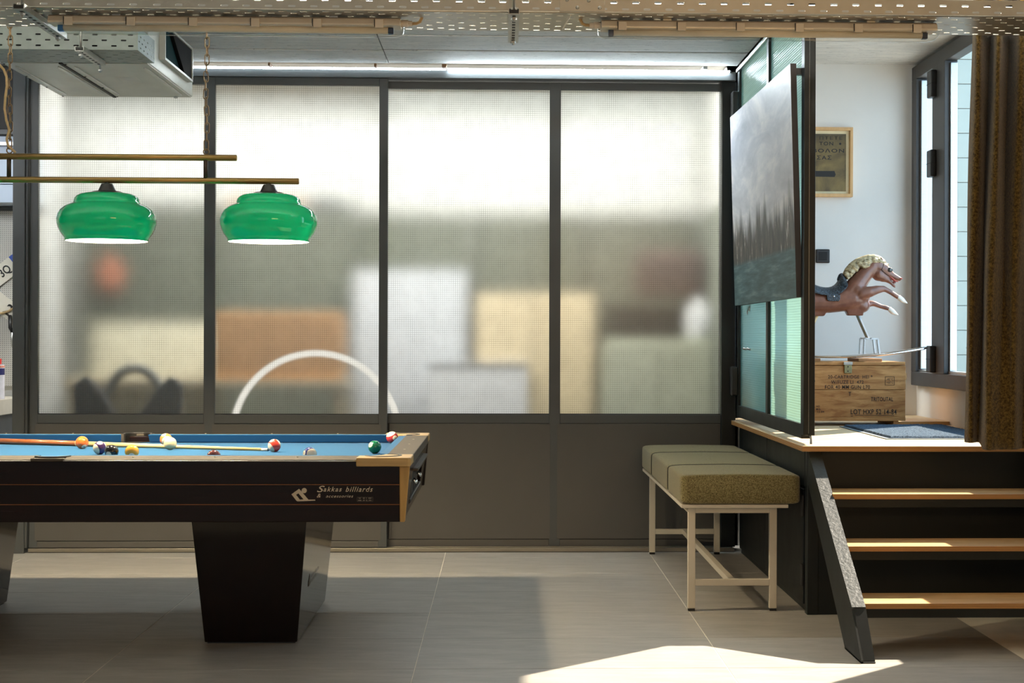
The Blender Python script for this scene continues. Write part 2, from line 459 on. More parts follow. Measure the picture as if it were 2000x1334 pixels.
for px_, w_ in ((-1.37, .012), (-.755, .014), (-.36, .026)):
    pbox(pk, 'packer', m_pack, px_, px_+w_, 9.04, 9.16, 2.845, 2.863)
pbox(pk, 'packer', m_alu, 1.17, 1.195, 9.04, 9.16, 2.845, 2.863)

def sliding(name, y, panes_, lowers, x0, x1, ztop, zrail, zlow, label):
    d = setting(name, ((x0+x1)/2, y, 0), label)
    gz0 = .81
    edges = [x0] + [v for p in panes_ for v in p] + [x1]
    for i in range(0, len(edges), 2):
        pbox(d, 'stile', m_dark, edges[i], edges[i+1], y-.018, y+.022, zlow, ztop, .002)
    for (a, b_) in panes_:
        pbox(d, 'top_rail', m_dark, a, b_, y-.018, y+.022, zrail, ztop, .002)
        pbox(d, 'middle_rail', m_dark, a, b_, y-.018, y+.022, .758, gz0, .002)
        pbox(d, 'bottom_rail', m_panel, a, b_, y-.0178, y+.022, zlow, .066, .002)
        pane(d, a-.006, b_+.006, y, y+.006, gz0-.005, zrail+.005, m_wired, (0, -1, 0))
        pbox(d, 'glazing_gasket', m_blackr, a, b_, y-.012, y, gz0, gz0+.005)
    for (a, b_) in lowers:
        pbox(d, 'lower_panel', m_panel, a, b_, y-.0185, y-.010, .070, .755, .0015, 1)
        pbox(d, 'panel_backing', m_black, a-.02, b_+.02, y-.010, y+.01, .06, .765)
    return d
sliding('door_1', 9.148, [(-2.719, -1.754), (-1.690, -.730)], [(-2.734, -1.746), (-1.704, -.714)], -2.766, -.680, 2.792, 2.747, .030, 'front sliding pair of wired glass panels on the left')
sliding('door_2', 9.214, [(-.684, .276), (.342, 1.302)], [(-.672, .284), (.324, 1.300)], -.702, 1.33, 2.786, 2.742, .028, 'rear sliding pair of wired glass panels on the right')

# landing door leaf with ribbed glazing standing open along the platform edge
dl = setting('door_3', (1.40, 7.1, .80), 'open door leaf with ribbed greenish glazing on the platform edge')
pbox(dl, 'stile', m_dark2, 1.379, 1.402, 7.05, 7.12, .822, 2.93, .002)
pbox(dl, 'stile', m_dark2, 1.4045, 1.430, 7.045, 7.12, .822, 2.93, .002)
pbox(dl, 'edge_strip', m_alu, 1.4015, 1.405, 7.056, 7.115, .83, 2.93)
pbox(dl, 'stile', m_dark2, 1.383, 1.425, 9.05, 9.11, .80, 2.85, .002)
pbox(dl, 'mullion', m_dark2, 1.383, 1.425, 8.04, 8.10, .87, 2.85, .002)
pbox(dl, 'bottom_rail', m_dark2, 1.383, 1.425, 7.12, 9.05, .803, .872, .002)
pbox(dl, 'top_rail', m_dark2, 1.383, 1.425, 7.12, 9.05, 2.85, 2.93, .002)
pbox(dl, 'top_channel', m_alu, 1.372, 1.384, 7.12, 9.09, 2.835, 2.855, .002)
for a, b_ in ((7.115, 8.045), (8.095, 9.055)):
    pane(dl, 1.398, 1.404, a, b_, .868, 2.853, m_ribbed, (-1, 0, 0))
for z0 in (2.55, .93):
    pbox(dl, 'hinge', m_black, 1.345, 1.383, 9.05, 9.13, z0, z0+.17, .006)
lt = B().tube([(1.412, 7.06, .83), (1.414, 7.05, .802), (1.414, 7.048, .782)], [.004, .005, .006], 8).build('door_bolt', m_chrome, dl)

# ------------------------------------------------------------------ raised landing
pf = thing('platform', 'raised plywood landing with dark painted sides beside the glass partition', 'platform', (1.95, 8, 0))
pbox(pf, 'top_board', m_ply, 1.360, 2.535, 6.98, 9.415, .7535, .778, .002)
pbox(pf, 'front_panel', m_dark2, 1.40, 2.535, 7.05, 7.075, 0.0, .7535, .002)
pbox(pf, 'corner_post', m_dark2, 1.397, 1.45, 7.046, 7.10, 0, .7535, .003)
pbox(pf, 'side_frame', m_dark2, 1.412, 1.43, 7.10, 9.10, 0.0, .7535)
pbox(pf, 'side_upper_panel', m_dark2, 1.400, 1.413, 8.16, 9.10, .58, .75, .003)
pbox(pf, 'side_upper_panel', m_dark2, 1.400, 1.413, 7.13, 8.15, .58, .75, .003)
d_ = pbox(pf, 'side_door', m_dark2, 1.400, 1.413, 7.16, 8.20, .03, .565, .003)
pbox(d_, 'hinge', m_black, 1.388, 1.400, 7.13, 7.17, .12, .22, .003)
pbox(d_, 'hinge', m_black, 1.388, 1.400, 7.13, 7.17, .44, .54, .003)
pbox(pf, 'side_door', m_dark2, 1.400, 1.413, 8.21, 9.09, .03, .565, .003)

# ------------------------------------------------------------------ open stair
st = thing('staircase', 'short open stair with three plywood treads and dark steel stringer', 'stairs', (1.95, 6.6, 0))
t = NT('rough_dark_steel'); n = t.noise(t.coords(), 60, 4)
m_str = t.done(t.bsdf(t.mix(n, S(32, 39, 41), S(50, 57, 59)), t.math('MULTIPLY_ADD', n, .2, .34), spec=.6, normal=t.bump(n, .5, .004)))
def stringer(x0, x1):
    s_ = B().prism([(7.045, .748), (6.154, .188), (5.985, .012), (5.985, 0), (6.27, 0), (7.045, .60)], 'x', x0, x0+.008).build('stringer', m_dark2, st)  # web coloured darker than the flange to put in its shaded side
    tf = B().prism([(7.045, .752), (6.150, .192), (6.150, .184), (7.045, .744)], 'x', x0, x1).build('top_flange', m_str, s_)
    B().prism([(7.045, .604), (6.27, .004), (6.262, 0), (7.045, .592)], 'x', x0+.008, x1).build('bottom_flange', m_str, s_)
    B().prism([(6.150, .184), (6.150, .190), (5.992, .010), (5.992, 0.0)], 'x', x0+.008, x1).build('end_plate', m_dark2, s_)
    pbox(s_, 'foot_plate', m_str, x0, x1, 5.985, 6.28, 0, .006)
stringer(1.400, 1.456); stringer(2.40, 2.456)
for zt, yf in ((.583, 6.757), (.389, 6.492), (.1945, 6.214)):
    td = pbox(st, 'tread', m_tread, 1.452, 2.404, yf, yf+.262, zt-.0225, zt, .002)
    pbox(td, 'tread_support', m_dark2, 1.45, 2.404, yf+.012, yf+.03, zt-.060, zt-.0225, .001)
    pbox(td, 'tread_support', m_dark2, 1.45, 2.404, yf+.225, yf+.243, zt-.060, zt-.0225, .001)

# ------------------------------------------------------------------ bench
def fabric(name, c1, c2, sc=220):
    t = NT(name); n = t.noise(t.coords(), sc, 3, .8); n2 = t.noise(t.coords(), 5, 3)
    c = t.mix(t.ramp(n, (.38, 0.0), (.62, 1.0)), c1, c2)
    return t.done(t.bsdf(c, .95, spec=.15, sheen=.25, normal=t.bump(n, .7, .004)))
m_fab = fabric('boucle_fabric', S(76, 67, 38), S(142, 131, 90))
bn = thing('bench', 'upholstered bench with beige steel legs beside the landing', 'bench', (1.1, 8.1, 0))
pbox(bn, 'seat_board', m_steelw, .824, 1.318, 7.09, 9.08, .485, .501, .002)
for ya, yb in ((7.15, 7.18), (9.03, 9.06)):
    pbox(bn, 'leg', m_steelw, .862, .896, ya, yb, .012, .485, .002)
    pbox(bn, 'leg', m_steelw, 1.242, 1.276, ya, yb, .012, .485, .002)
    pbox(bn, 'foot_cap', m_blackr, .864, .894, ya, yb, 0, .012)
    pbox(bn, 'foot_cap', m_blackr, 1.244, 1.274, ya, yb, 0, .012)
    pbox(bn, 'top_crossbar', m_steelw, .896, 1.242, ya, yb, .455, .485, .002)
    pbox(bn, 'stretcher', m_steelw, .896, 1.242, ya, yb, .118, .148, .002)
pbox(bn, 'long_stretcher', m_steelw, 1.055, 1.085, 7.18, 9.03, .118, .148, .002)
pbox(bn, 'long_rail', m_steelw, .862, .892, 7.18, 9.03, .455, .485, .002)
pbox(bn, 'long_rail', m_steelw, 1.246, 1.276, 7.18, 9.03, .455, .485, .002)
# cushion, softly pinched at the two straps
cb = B()
def pinch(y):
    return -.010*math.exp(-((y-8.50)/.03)**2) - .010*math.exp(-((y-7.66)/.03)**2)
def cushion_ring(y, k):
    hw, hh = .279*k + .0, .0675*k
    p = pinch(y); pts = []
    for i in range(48):
        a = 2*PI*i/48; e = .16
        cx = math.copysign(abs(math.cos(a))**e, math.cos(a)); cz = math.copysign(abs(math.sin(a))**e, math.sin(a))
        pts.append((1.097 + cx*(hw+p*.6), y, .5695 + cz*(hh+p*.7) + .006*math.cos(cx*1.3)*(1 if cz > 0 else 0)))
    return pts
yy = [7.085, 7.088, 7.098, 7.115] + [7.14 + i*.02 for i in range(95)] + [9.035, 9.05, 9.058, 9.06]
ks = [.90, .955, .985, 1.0] + [1]*95 + [1.0, .985, .955, .90]
rings = [[cb.b.verts.new(p) for p in cushion_ring(y, k)] for y, k in zip(yy, ks)]
for A, C in zip(rings, rings[1:]):
    for k in range(48): cb.b.faces.new((A[k], A[(k+1) % 48], C[(k+1) % 48], C[k]))
cb.b.faces.new(rings[0]); cb.b.faces.new(rings[-1][::-1])
cu = cb.build('cushion', m_fab, bn, smooth=True)
m_strap = M('dark_strap', S(48, 46, 38), .9)
for y0 in (8.50, 7.66):
    pts = [Vector((1.097 + (p[0]-1.097)*1.006, p[1], .5695 + (p[2]-.5695)*1.03)) for p in cushion_ring(y0, 1.0)]
    B().tube([(p.x, p.y, p.z) for p in pts], .0045, 6, closed=True).build('strap', m_strap, cu, smooth=True)

# ------------------------------------------------------------------ pool table
CX, CY = -1.75, 6.78
def cloth_mat(name, c):
    t = NT(name); n = t.noise(t.coords(), 400, 2); n2 = t.noise(t.coords(), 3, 3)
    col = t.mix(n2, tuple(v*.93 for v in c), tuple(v*1.07 for v in c))
    return t.done(t.bsdf(col, .9, spec=.15, sheen=.15, normal=t.bump(n, .15, .001)))
m_cloth = cloth_mat('blue_cloth', S(22, 86, 132))
t = NT('dark_mahogany_laminate'); n = t.noise(t.coords((1.2, 14, 30)), 3, 6, .65, .8)
m_mah = t.done(t.bsdf(t.mix(t.ramp(n, (.35, 0.0), (.7, 1.0)), S(14, 8, 7), S(34, 16, 12)), .16, spec=.3))
t = NT('dark_leg_laminate'); n = t.noise(t.coords((14, 14, 1.2)), 3, 6, .65, .8)
m_leg = t.done(t.bsdf(t.mix(t.ramp(n, (.35, 0.0), (.7, 1.0)), S(12, 8, 7), S(28, 16, 13)), .10, spec=.3))
m_gold = M('pale_wood_corner', S(170, 142, 92), .42, var=.12, vs=4, stretch=(1.5, 14, 14))
m_goldv = M('pale_wood_trim', S(166, 132, 74), .42, var=.12, vs=4, stretch=(14, 14, 1.5))
m_inlay = M('copper_inlay', S(150, 92, 44), .35, .6)
m_print = M('silver_print', S(190, 180, 160), .5)
pt = thing('pool_table', 'dark wood pool table with blue cloth and pale corner castings', 'pool table', (CX, CY, 0))
xr, xl = CX+1.395, CX-1.395
nr, nl = CX+1.262, CX-1.262          # cushion noses
pbox(pt, 'bed_cloth', m_cloth, xl+.10, xr-.10, 6.08, 7.49, .735, .760)
# rails : tilted metal profile along the sides
for (xa, xb) in ((CX+.062, xr-.21), (xl+.21, CX-.062)):
    rl_ = B().prism([(6.0, .786), (6.004, .792), (6.05, .798), (6.104, .800), (6.104, .762), (6.052, .762), (6.05, .784)], 'x', xa, xb).build('side_rail', m_rail, pt)
    B().tube([(xa, 6.0, .7875), (xb, 6.0, .7875)], .0022, 8).build('rail_edge_highlight', m_alu, rl_, smooth=True)  # bright strip put in for the highlight along the rail edge
    B().prism([(7.56, .786), (7.556, .792), (7.51, .798), (7.456, .800), (7.456, .762), (7.56, .762)], 'x', xa, xb).build('side_rail', m_rail, pt)
    # strip of sights
for xx in [CX + k*.3175 for k in (-3, -2, -1, 1, 2, 3)]:
    B().lathe([(.004, .7985), (.004, .8003)], (xx, 6.045, 0), 12).build('sight', m_print, pt)
    B().lathe([(.004, .7985), (.004, .8003)], (xx, 7.515, 0), 12).build('sight', m_print, pt)
for x0_, x1_, s_ in ((xr-.106, xr, 1), (xl, xl+.106, -1)):
    pbox(pt, 'end_rail', m_rail, x0_, x1_, 6.18, 7.38, .762, .800, .004)
    for yy_ in (6.46, 6.78, 7.10):
        B().lathe([(.005, .7992), (.005, .8006)], ((x0_+x1_)/2, yy_, 0), 12).build('sight', m_print, pt)
# middle rail bridges behind the side pockets
for ya, yb in ((6.0, 6.03), (7.53, 7.56)):
    pbox(pt, 'rail_bridge', m_rail, CX-.064, CX+.064, ya, yb, .785, .797, .003)
# cushions
def cush(p0, p1, p2, p3, name='cushion'):
    """p0,p1 rail side; p2,p3 nose side (x,y)"""
    b = B(); z1, z0, zn = .800, .762, .780
    b.hexa([(*p0, z0), (*p1, z0), (p1[0]*.45+p2[0]*.55, p1[1]*.45+p2[1]*.55, z0), (p0[0]*.45+p3[0]*.55, p0[1]*.45+p3[1]*.55, z0),
            (*p0, z1), (*p1, z1), (*p2, z1), (*p3, z1)])
    return b.build(name, m_cloth, pt, bevel=.003)
yn, yfn = 6.145, 7.415
for sgn in (1, -1):
    X = lambda v: CX + sgn*v
    cush((X(.075), 6.104), (X(1.245), 6.104), (X(1.185), yn), (X(.062), yn))
    cush((X(.075), 7.456), (X(1.245), 7.456), (X(1.185), yfn), (X(.062), yfn))
    cush((X(1.295), 6.19), (X(1.295), 7.37), (X(1.258), 7.335), (X(1.258), 6.225))
# pockets : black leather liners
m_lea = M('black_leather', S(22, 20, 19), .45, var=.15, vs=60)
for (px_, py_, a0, a1, r_) in ((CX, 6.085, 180, 360, .058), (CX, 7.475, 0, 180, .058), (xr-.115, 6.115, 190, 440, .062), (xr-.115, 7.445, -80, 170, .062),
                               (xl+.115, 6.115, 100, 350, .062), (xl+.115, 7.445, 10, 260, .062)):
    b = B(); n_ = 20
    for r0, r1, z0, z1 in ((r_, r_+.012, .786 if py_ < 6.1 and abs(px_-CX) < .1 else .742, .8035),):
        ring = []
        for k in range(n_+1):
            a = math.radians(a0 + (a1-a0)*k/n_); c_, s_ = math.cos(a), math.sin(a)
            ring.append([b.b.verts.new((px_+r*c_, py_+r*s_, z)) for r, z in ((r0, z0), (r1, z0), (r1, z1), (r0, z1))])
        for A, C in zip(ring, ring[1:]):
            for k in range(4): b.b.faces.new((A[k], A[(k+1) % 4], C[(k+1) % 4], C[k]))
        b.b.faces.new(ring[0][::-1]); b.b.faces.new(ring[-1])
    b.build('pocket_liner', m_lea, pt, bevel=.003)
    B().lathe([(.001, .738), (r_, .738), (r_, .7605), (.001, .7605)], (px_, py_, 0), 20).build('pocket_floor', m_blackr, pt)
# corner castings in pale wood
def casting(sx, sy):
    X = lambda v: CX + sx*v
    Y = lambda v: CY + sy*v
    pts = [(X(1.185), Y(.790)), (X(1.385), Y(.790)), (X(1.3955), Y(.782)), (X(1.3955), Y(.60)), (X(1.30), Y(.60))]
    for k in range(9):
        a = math.radians(0 + 90*k/8)
        pts.append((X(1.28 - .074 + .074*math.cos(a)*1.0), Y(.665 - .074 + .0 + .074*math.sin(a)*1.0 + .01)))
    pts.append((X(1.185), Y(.665)))
    B().prism(pts, 'z', .767, .8008).build('corner_casting', m_gold, pt, bevel=.004)
for a in (1, -1):
    for b_ in (1, -1): casting(a, b_)
# aprons
pbox(pt, 'side_apron', m_mah, CX-1.36, CX+1.352, 6.022, 6.05, .549, .785, .003)
pbox(pt, 'side_apron', m_mah, CX-1.36, CX+1.352, 7.51, 7.538, .549, .785, .003)
for z0 in (.6945, .617):
    pbox(pt, 'inlay_line', m_inlay, CX-1.36, CX+1.352, 6.0195, 6.0225, z0-.001, z0+.001)
pbox(pt, 'cabinet_floor', m_mah, CX-1.35, CX+1.34, 6.05, 7.51, .55, .57)
for s_ in (1, -1):
    X = lambda v: CX + s_*v
    top, bot = 1.388, 1.362
    fr_ = B()
    def seg(y0, y1, z0, z1):
        f = lambda z: bot + (top-bot)*(z-.549)/(.766-.549)
        fr_.hexa([(X(f(z0)-.03), y0, z0), (X(f(z0)), y0, z0), (X(f(z0)), y1, z0), (X(f(z0)-.03), y1, z0),
                  (X(f(z1)-.03), y0, z1), (X(f(z1)), y0, z1), (X(f(z1)), y1, z1), (X(f(z1)-.03), y1, z1)])
    seg(6.03, 6.36, .549, .766); seg(7.20, 7.53, .549, .766); seg(6.36, 7.20, .720, .766); seg(6.36, 7.20, .549, .580)
    fr_.build('end_apron', m_mah, pt)
    pbox(pt, 'return_ledge', m_rail, *(sorted((X(1.375), X(1.405)))), 6.36, 7.20, .718, .728, .002)
    pbox(pt, 'return_recess', m_blackr, *(sorted((X(1.20), X(1.30)))), 6.36, 7.20, .575, .72)
    pbox(pt, 'return_tray', m_black, *(sorted((X(1.28), X(1.372)))), 6.38, 7.18, .585, .60, .003)
    for yy_ in (6.58, 6.92):
        B().tube([(X(1.372), yy_-.03, .665), (X(1.385), yy_-.02, .652), (X(1.385), yy_+.02, .652), (X(1.372), yy_+.03, .665)], .006, 8).build('return_handle', m_chrome, pt, smooth=True)
        pbox(pt, 'return_flap', m_black, *(sorted((X(1.350), X(1.362)))), yy_-.15, yy_+.15, .60, .70, .003)
for sx in (1, -1):
    for sy in (1, -1):
        X = lambda v: CX + sx*v
        Y = lambda v: CY + sy*v
        B().prism([(X(1.350), .767), (X(1.390), .767), (X(1.372), .549), (X(1.352), .549)], 'y', *sorted((Y(.73), Y(.762)))).build('corner_trim', m_goldv if sy < 0 else m_mah, pt, bevel=.004)
# legs
def leg(x0t, x1t, x0b, x1b):
    lg = B().hexa([(x0b, 6.42, .006), (x1b, 6.42, .006), (x1b, 7.42, .006), (x0b, 7.42, .006), (x0t, 6.33, .552), (x1t, 6.33, .552), (x1t, 7.50, .552), (x0t, 7.50, .552)]).build('leg', m_leg, pt, bevel=.004)
    pbox(lg, 'leg_foot', m_black, x0b+.01, x1b-.01, 6.43, 7.41, 0, .006)
    return lg
lgr = leg(-1.268, -.795, -1.226, -.846)
leg(-2.77, -2.297, -2.725, -2.35)
# print on the apron
aY = 6.0215
U, V = (1, 0, 0), (0, 0, 1)
def pxw(px): return (px - 981.0)*6.02/3020
text('S', m_print, pt, (pxw(620.5), aY-.0008, .6650), U, V, .0300, .0250, shear=.35, bold=.004)
text('akkas', m_print, pt, (pxw(633), aY-.0008, .6675), U, V, .0715, .0185, shear=.35, spacing=1.25, bold=.012)
text('billiards', m_print, pt, (pxw(676), aY-.0008, .6665), U, V, .1055, .0200, shear=.35, spacing=1.2, bold=.008)
text('&', m_print, pt, (pxw(620.5), aY-.0008, .6440), U, V, .0155, .0155, shear=.3)
text('accessories', m_print, pt, (pxw(638), aY-.0008, .6440), U, V, .1055, .0110, shear=.35, spacing=1.1)
em = B(); k_ = .000184   # emblem of a bent player over a cue
ex, ez = pxw(560), 1.266 - (935-659)*6.02/3020
def E(x, y): return (ex + x*k_, ez - y*k_)
em.prism([E(120, 320), E(280, 205), E(335, 265), E(475, 432), E(620, 432), E(620, 455), E(250, 468), E(225, 455)], 'y', aY-.0012, aY+.0005)
o_ = em.build('emblem', m_print, pt)
B().prism([E(220, 330), E(268, 300), E(375, 425), E(300, 432)], 'y', aY-.0018, aY).build('emblem_cutout', m_mah, o_)
B().lathe([(.0001, aY-.0012), (55*k_, aY-.0012), (55*k_, aY), (.0001, aY)], (*(E(388, 242)[:1]), 0, E(388, 242)[1]), 20, axis='y').build('emblem_head', m_print, o_)
fr2 = B()
for (a, b_, c_, d__) in ((1500, 1830, 380, 384), (1500, 1830, 468, 472), (1500, 1504, 380, 472), (1826, 1830, 380, 472)):
    p, q = E(a, c_), E(b_, d__); fr2.box(p[0], q[0], aY-.0008, aY, q[1], p[1])
for r_, xs_ in ((392, ((1530, 1580), (1620, 1660), (1685, 1705), (1735, 1800))), (436, ((1520, 1590), (1620, 1660), (1680, 1715), (1740, 1800)))):
    for a, b_ in xs_:
        p, q = E(a, r_), E(b_, r_+22); fr2.box(p[0], q[0], aY-.0008, aY, q[1], p[1])
m_print2 = M('dim_silver_print', S(110, 104, 94), .6)
fr2.build('contact_box', m_print2, o_)
# small print on the leg side
def legx(z): return -.846 + (z-.006)/.546*.051
lx = .0014
def LU(z): return legx(z)+lx
em2 = B()
def L2(u, v):   # u along depth, v up
    return (6.62 + u, .20 + v)
for poly in ([(0, .028), (.03, .055), (.075, .004), (.012, .0)],):
    vs_ = [em2.b.verts.new((LU(L2(u, v)[1]), *L2(u, v))) for u, v in poly]
    em2.b.faces.new(vs_)
em2.build('leg_emblem', m_print2, lgr, solid=.0006)
for i, (tx, zz) in enumerate((('Sakkas billiards', .225), ('& accessories', .203))):
    text(tx, m_print2, lgr, (LU(zz)+.0006, 6.72, zz), (0, 1, 0), (.0934, 0, 1), .26 - .06*i, .016, shear=.3)

# balls
R = .0286
sph_me = None
def ball_mat(name, col, stripe, disc=True):
    t = NT(name); co = t.coords(); x, y, z = t.sep(co)
    wht = S(236, 228, 206)
    base = tuple(col)
    if stripe:
        c_ = t.mix(t.math('LESS_THAN', t.math('ABSOLUTE', z), R*.58), wht, base)
    else:
        c_ = t.mix(t.noise(co, 20), base, tuple(v*1.02 for v in base))
    if disc:
        c_ = t.mix(t.math('GREATER_THAN', t.math('ABSOLUTE', x), R*.905), c_, wht)
    return t.done(t.bsdf(c_, .08, spec=.5, coat=.3))
m_num = M('black_print', S(18, 18, 18), .4)
def ball(label, px_, py_, col, stripe, num, view, spin=0, disc=True):
    b = bmesh.new(); bmesh.ops.create_uvsphere(b, u_segments=32, v_segments=18, radius=R)
    me = bpy.data.meshes.new('pool_ball'); b.to_mesh(me); b.free()
    for p in me.polygons: p.use_smooth = True
    me.materials.append(ball_mat('ball_' + label.split()[0], col, stripe, disc))
    o = bpy.data.objects.new('pool_ball', me); COL.objects.link(o); o.location = (px_, py_, .760 + R)
    tag(o, label, 'ball', 'balls on the pool table')
    X_ = Vector(view).normalized()
    Z_ = Vector((0, 0, 1)) - X_*X_.z; Z_.normalize()
    Y_ = Z_.cross(X_)
    rot = Matrix((X_, Y_, Z_)).transposed() @ Matrix.Rotation(spin, 3, 'X')
    o.rotation_euler = rot.to_euler()
    if num:
        me2 = text_mesh(num)
        xs = [v.co.x for v in me2.vertices]; ys_ = [v.co.y for v in me2.vertices]
        cx_, cy_ = (min(xs)+max(xs))/2, (min(ys_)+max(ys_))/2; s_ = .011/(max(ys_)-min(ys_))
        for v in me2.vertices:
            p = Vector((R, (v.co.x-cx_)*s_, (v.co.y-cy_)*s_)); v.co = p.normalized()*(R+.0002)
        me2.materials.clear(); me2.materials.append(m_num)
        n_ = bpy.data.objects.new('number', me2); COL.objects.link(n_); n_.parent = o
ball('orange number five ball touching the cue on the blue cloth', -1.894, 7.031, S(226, 112, 48), False, '5', (.55, -.6, -.75), .5)
ball('purple striped ball touching the black ball', -1.727, 6.692, S(62, 36, 84), True, '12', (.15, -.55, .9), -1.0)
ball('black ball beside the purple striped ball', -1.621, 6.469, S(16, 15, 16), False, '8', (.2, .8, .3))
ball('yellow number one ball near the front rail', -1.537, 6.469, S(222, 164, 58), False, '1', (.15, -.8, -.5), .2)
ball('orange striped ball half hidden behind the white cue ball', -1.565, 7.246, S(226, 132, 74), True, '13', (-.3, -.5, .9), .9)
ball('plain white cue ball lying in front of the cue', -1.486, 6.968, S(238, 224, 178), False, None, (0, -1, 0), 0, False)
ball('maroon ball mostly hidden by the front rail', -1.147, 6.185, S(96, 36, 34), False, '7', (0, .8, .2))
ball('red striped ball at the tip of the cue', -1.004, 6.842, S(196, 62, 52), True, '11', (-.35, -.35, .85), -.2)
ball('blue striped ball half hidden by the front rail', -.787, 6.348, S(44, 50, 122), True, '10', (-.85, -.55, .15), PI/2)
ball('green number six ball near the right corner pocket', -.556, 6.751, S(16, 104, 70), False, '6', (-.62, -.65, .42), -.2)
ball('dark red striped ball in the far right corner pocket mouth', -.527, 7.405, S(170, 52, 56), True, '15', (.55, -.8, -.05), .5)

# cue
m_cue = M('maple_shaft', S(222, 190, 130), .35, var=.06, vs=3, stretch=(1, 20, 20), coat=.2)
m_butt = M('brown_cue_butt', S(132, 76, 40), .3, var=.12, vs=4, stretch=(1, 20, 20), coat=.3)
a, b_ = Vector((-2.46, 7.362, .7755)), Vector((-1.036, 6.895, .7665))
dr = (b_-a).normalized()
cq = thing('pool_cue', 'wooden pool cue with brown butt lying across the blue cloth', 'cue', tuple(a))
L_ = (b_-a).length
P_ = lambda s: tuple(a + dr*s)
zfix = lambda s, r: (P_(s)[0], P_(s)[1], .760 + r)
B().tube([zfix(0, .0145), zfix(.52, .0125)], [.0145, .0125], 14).build('butt', m_butt, cq, smooth=True)
B().tube([zfix(.52, .0122), zfix(.9, .0095), zfix(L_-.035, .0068)], [.0122, .0095, .0068], 14).build('shaft', m_cue, cq, smooth=True)
B().tube([zfix(L_-.035, .0068), zfix(L_-.005, .0066)], [.0067, .0065], 14).build('ferrule', M('white_ferrule', S(232, 228, 214), .4), cq, smooth=True)
B().tube([zfix(L_-.005, .0066), zfix(L_, .0064)], [.0066, .005], 14).build('tip', M('blue_leather_tip', S(60, 84, 110), .8), cq, smooth=True)

# ------------------------------------------------------------------ billiard lamp
LZ = 1.946
t = NT('green_glass'); n = t.noise(t.coords(), 4, 3)
gcol = t.mix(n, S(0, 108, 86), S(2, 124, 98))
df = t.node('ShaderNodeBsdfDiffuse'); t.link(gcol, df.inputs[0])
tlc = t.node('ShaderNodeBsdfTranslucent'); tlc.inputs[0].default_value = (*S(8, 205, 146), 1)
gls = t.node('ShaderNodeBsdfGlossy'); gls.inputs['Roughness'].default_value = .04
fr = t.node('ShaderNodeFresnel'); fr.inputs[0].default_value = 1.5
m1 = t.node('ShaderNodeMixShader'); m1.inputs[0].default_value = .5; t.link(df.outputs[0], m1.inputs[1]); t.link(tlc.outputs[0], m1.inputs[2])
m2 = t.node('ShaderNodeMixShader'); t.link(fr.outputs[0], m2.inputs[0]); t.link(m1.outputs[0], m2.inputs[1]); t.link(gls.outputs[0], m2.inputs[2])
m_green = t.done(m2.outputs[0])
t = NT('opal_lining'); df = t.node('ShaderNodeBsdfDiffuse'); df.inputs[0].default_value = (.9, .88, .82, 1)
tlc = t.node('ShaderNodeBsdfTranslucent'); tlc.inputs[0].default_value = (.9, .92, .88, 1)
m1 = t.node('ShaderNodeMixShader'); m1.inputs[0].default_value = .22; t.link(df.outputs[0], m1.inputs[1]); t.link(tlc.outputs[0], m1.inputs[2])
m_opal = t.done(m1.outputs[0])
m_bulb = emit('lamp_bulb', (1.0, .80, .52), 2500)
lp = thing('billiard_lamp', 'brass bar lamp with green glass shades hanging over the pool table', 'lamp', (-1.72, CY, LZ))
def bar(name, x0, x1, z):
    o = B().tube([(x0, CY, z), (x1, CY, z)], .0135, 18).build(name, m_brass, lp, smooth=False)
    for p in o.data.polygons: p.use_smooth = len(p.vertices) == 4
    for xx in (x0, x1):
        s_ = 1 if xx == x1 else -1
        B().tube([(xx - s_*.001, CY, z), (xx + s_*.002, CY, z)], .0115, 16).build('bar_end_cap', m_brass, o)
bar('lower_bar', -2.547, -.893, LZ); bar('upper_bar', -2.277, -1.163, 2.0465)
for xx in (-1.296, -2.144):
    B().tube([(xx, CY, LZ), (xx, CY, 2.0465)], .0095, 14).build('connecting_rod', M('dark_bronze', S(52, 40, 30), .4, .7), lp, smooth=True)
prof = [(.058, 1.890), (.090, 1.8885), (.112, 1.884), (.127, 1.876), (.1365, 1.865), (.1395, 1.853), (.1405, 1.845), (.153, 1.841), (.177, 1.829), (.195, 1.814), (.206, 1.795), (.2105, 1.775),
        (.209, 1.755), (.203, 1.735), (.194, 1.716), (.183, 1.701), (.1765, 1.692), (.1765, 1.681)]
for xx in (-1.022, -1.722, -2.422):
    sh = B().lathe(prof + [(.1740, 1.681)], (xx, CY, 0), 56)
    # leave rim and crown open
    for f in [f for f in sh.b.faces if len(f.verts) > 4]: sh.b.faces.remove(f)
    so = sh.build('lamp_shade', m_green, lp, smooth=True, fix=True)
    inn = B().lathe([(r-.005, z-.001) for r, z in prof[:-1]] + [(.172, 1.6815)], (xx, CY, 0), 56)
    for f in [f for f in inn.b.faces if len(f.verts) > 4]: inn.b.faces.remove(f)
    inn.build('shade_lining', m_opal, so, smooth=True)
    B().lathe([(.073, 1.886), (.074, 1.891), (.060, 1.896), (.038, 1.899), (.024, 1.930), (.010, 1.932), (.010, LZ-.01)], (xx, CY, 0), 32).build('shade_cap', M('black_lamp_cap', S(22, 22, 22), .45), so, smooth=False, bevel=.001)
    B().sph((xx, CY, 1.765), .034, (1, 1, 1.15), 20, 14).build('bulb', m_bulb, so, smooth=True)
    B().lathe([(.018, 1.80), (.018, 1.89)], (xx, CY, 0), 16).build('bulb_holder', m_black, so)
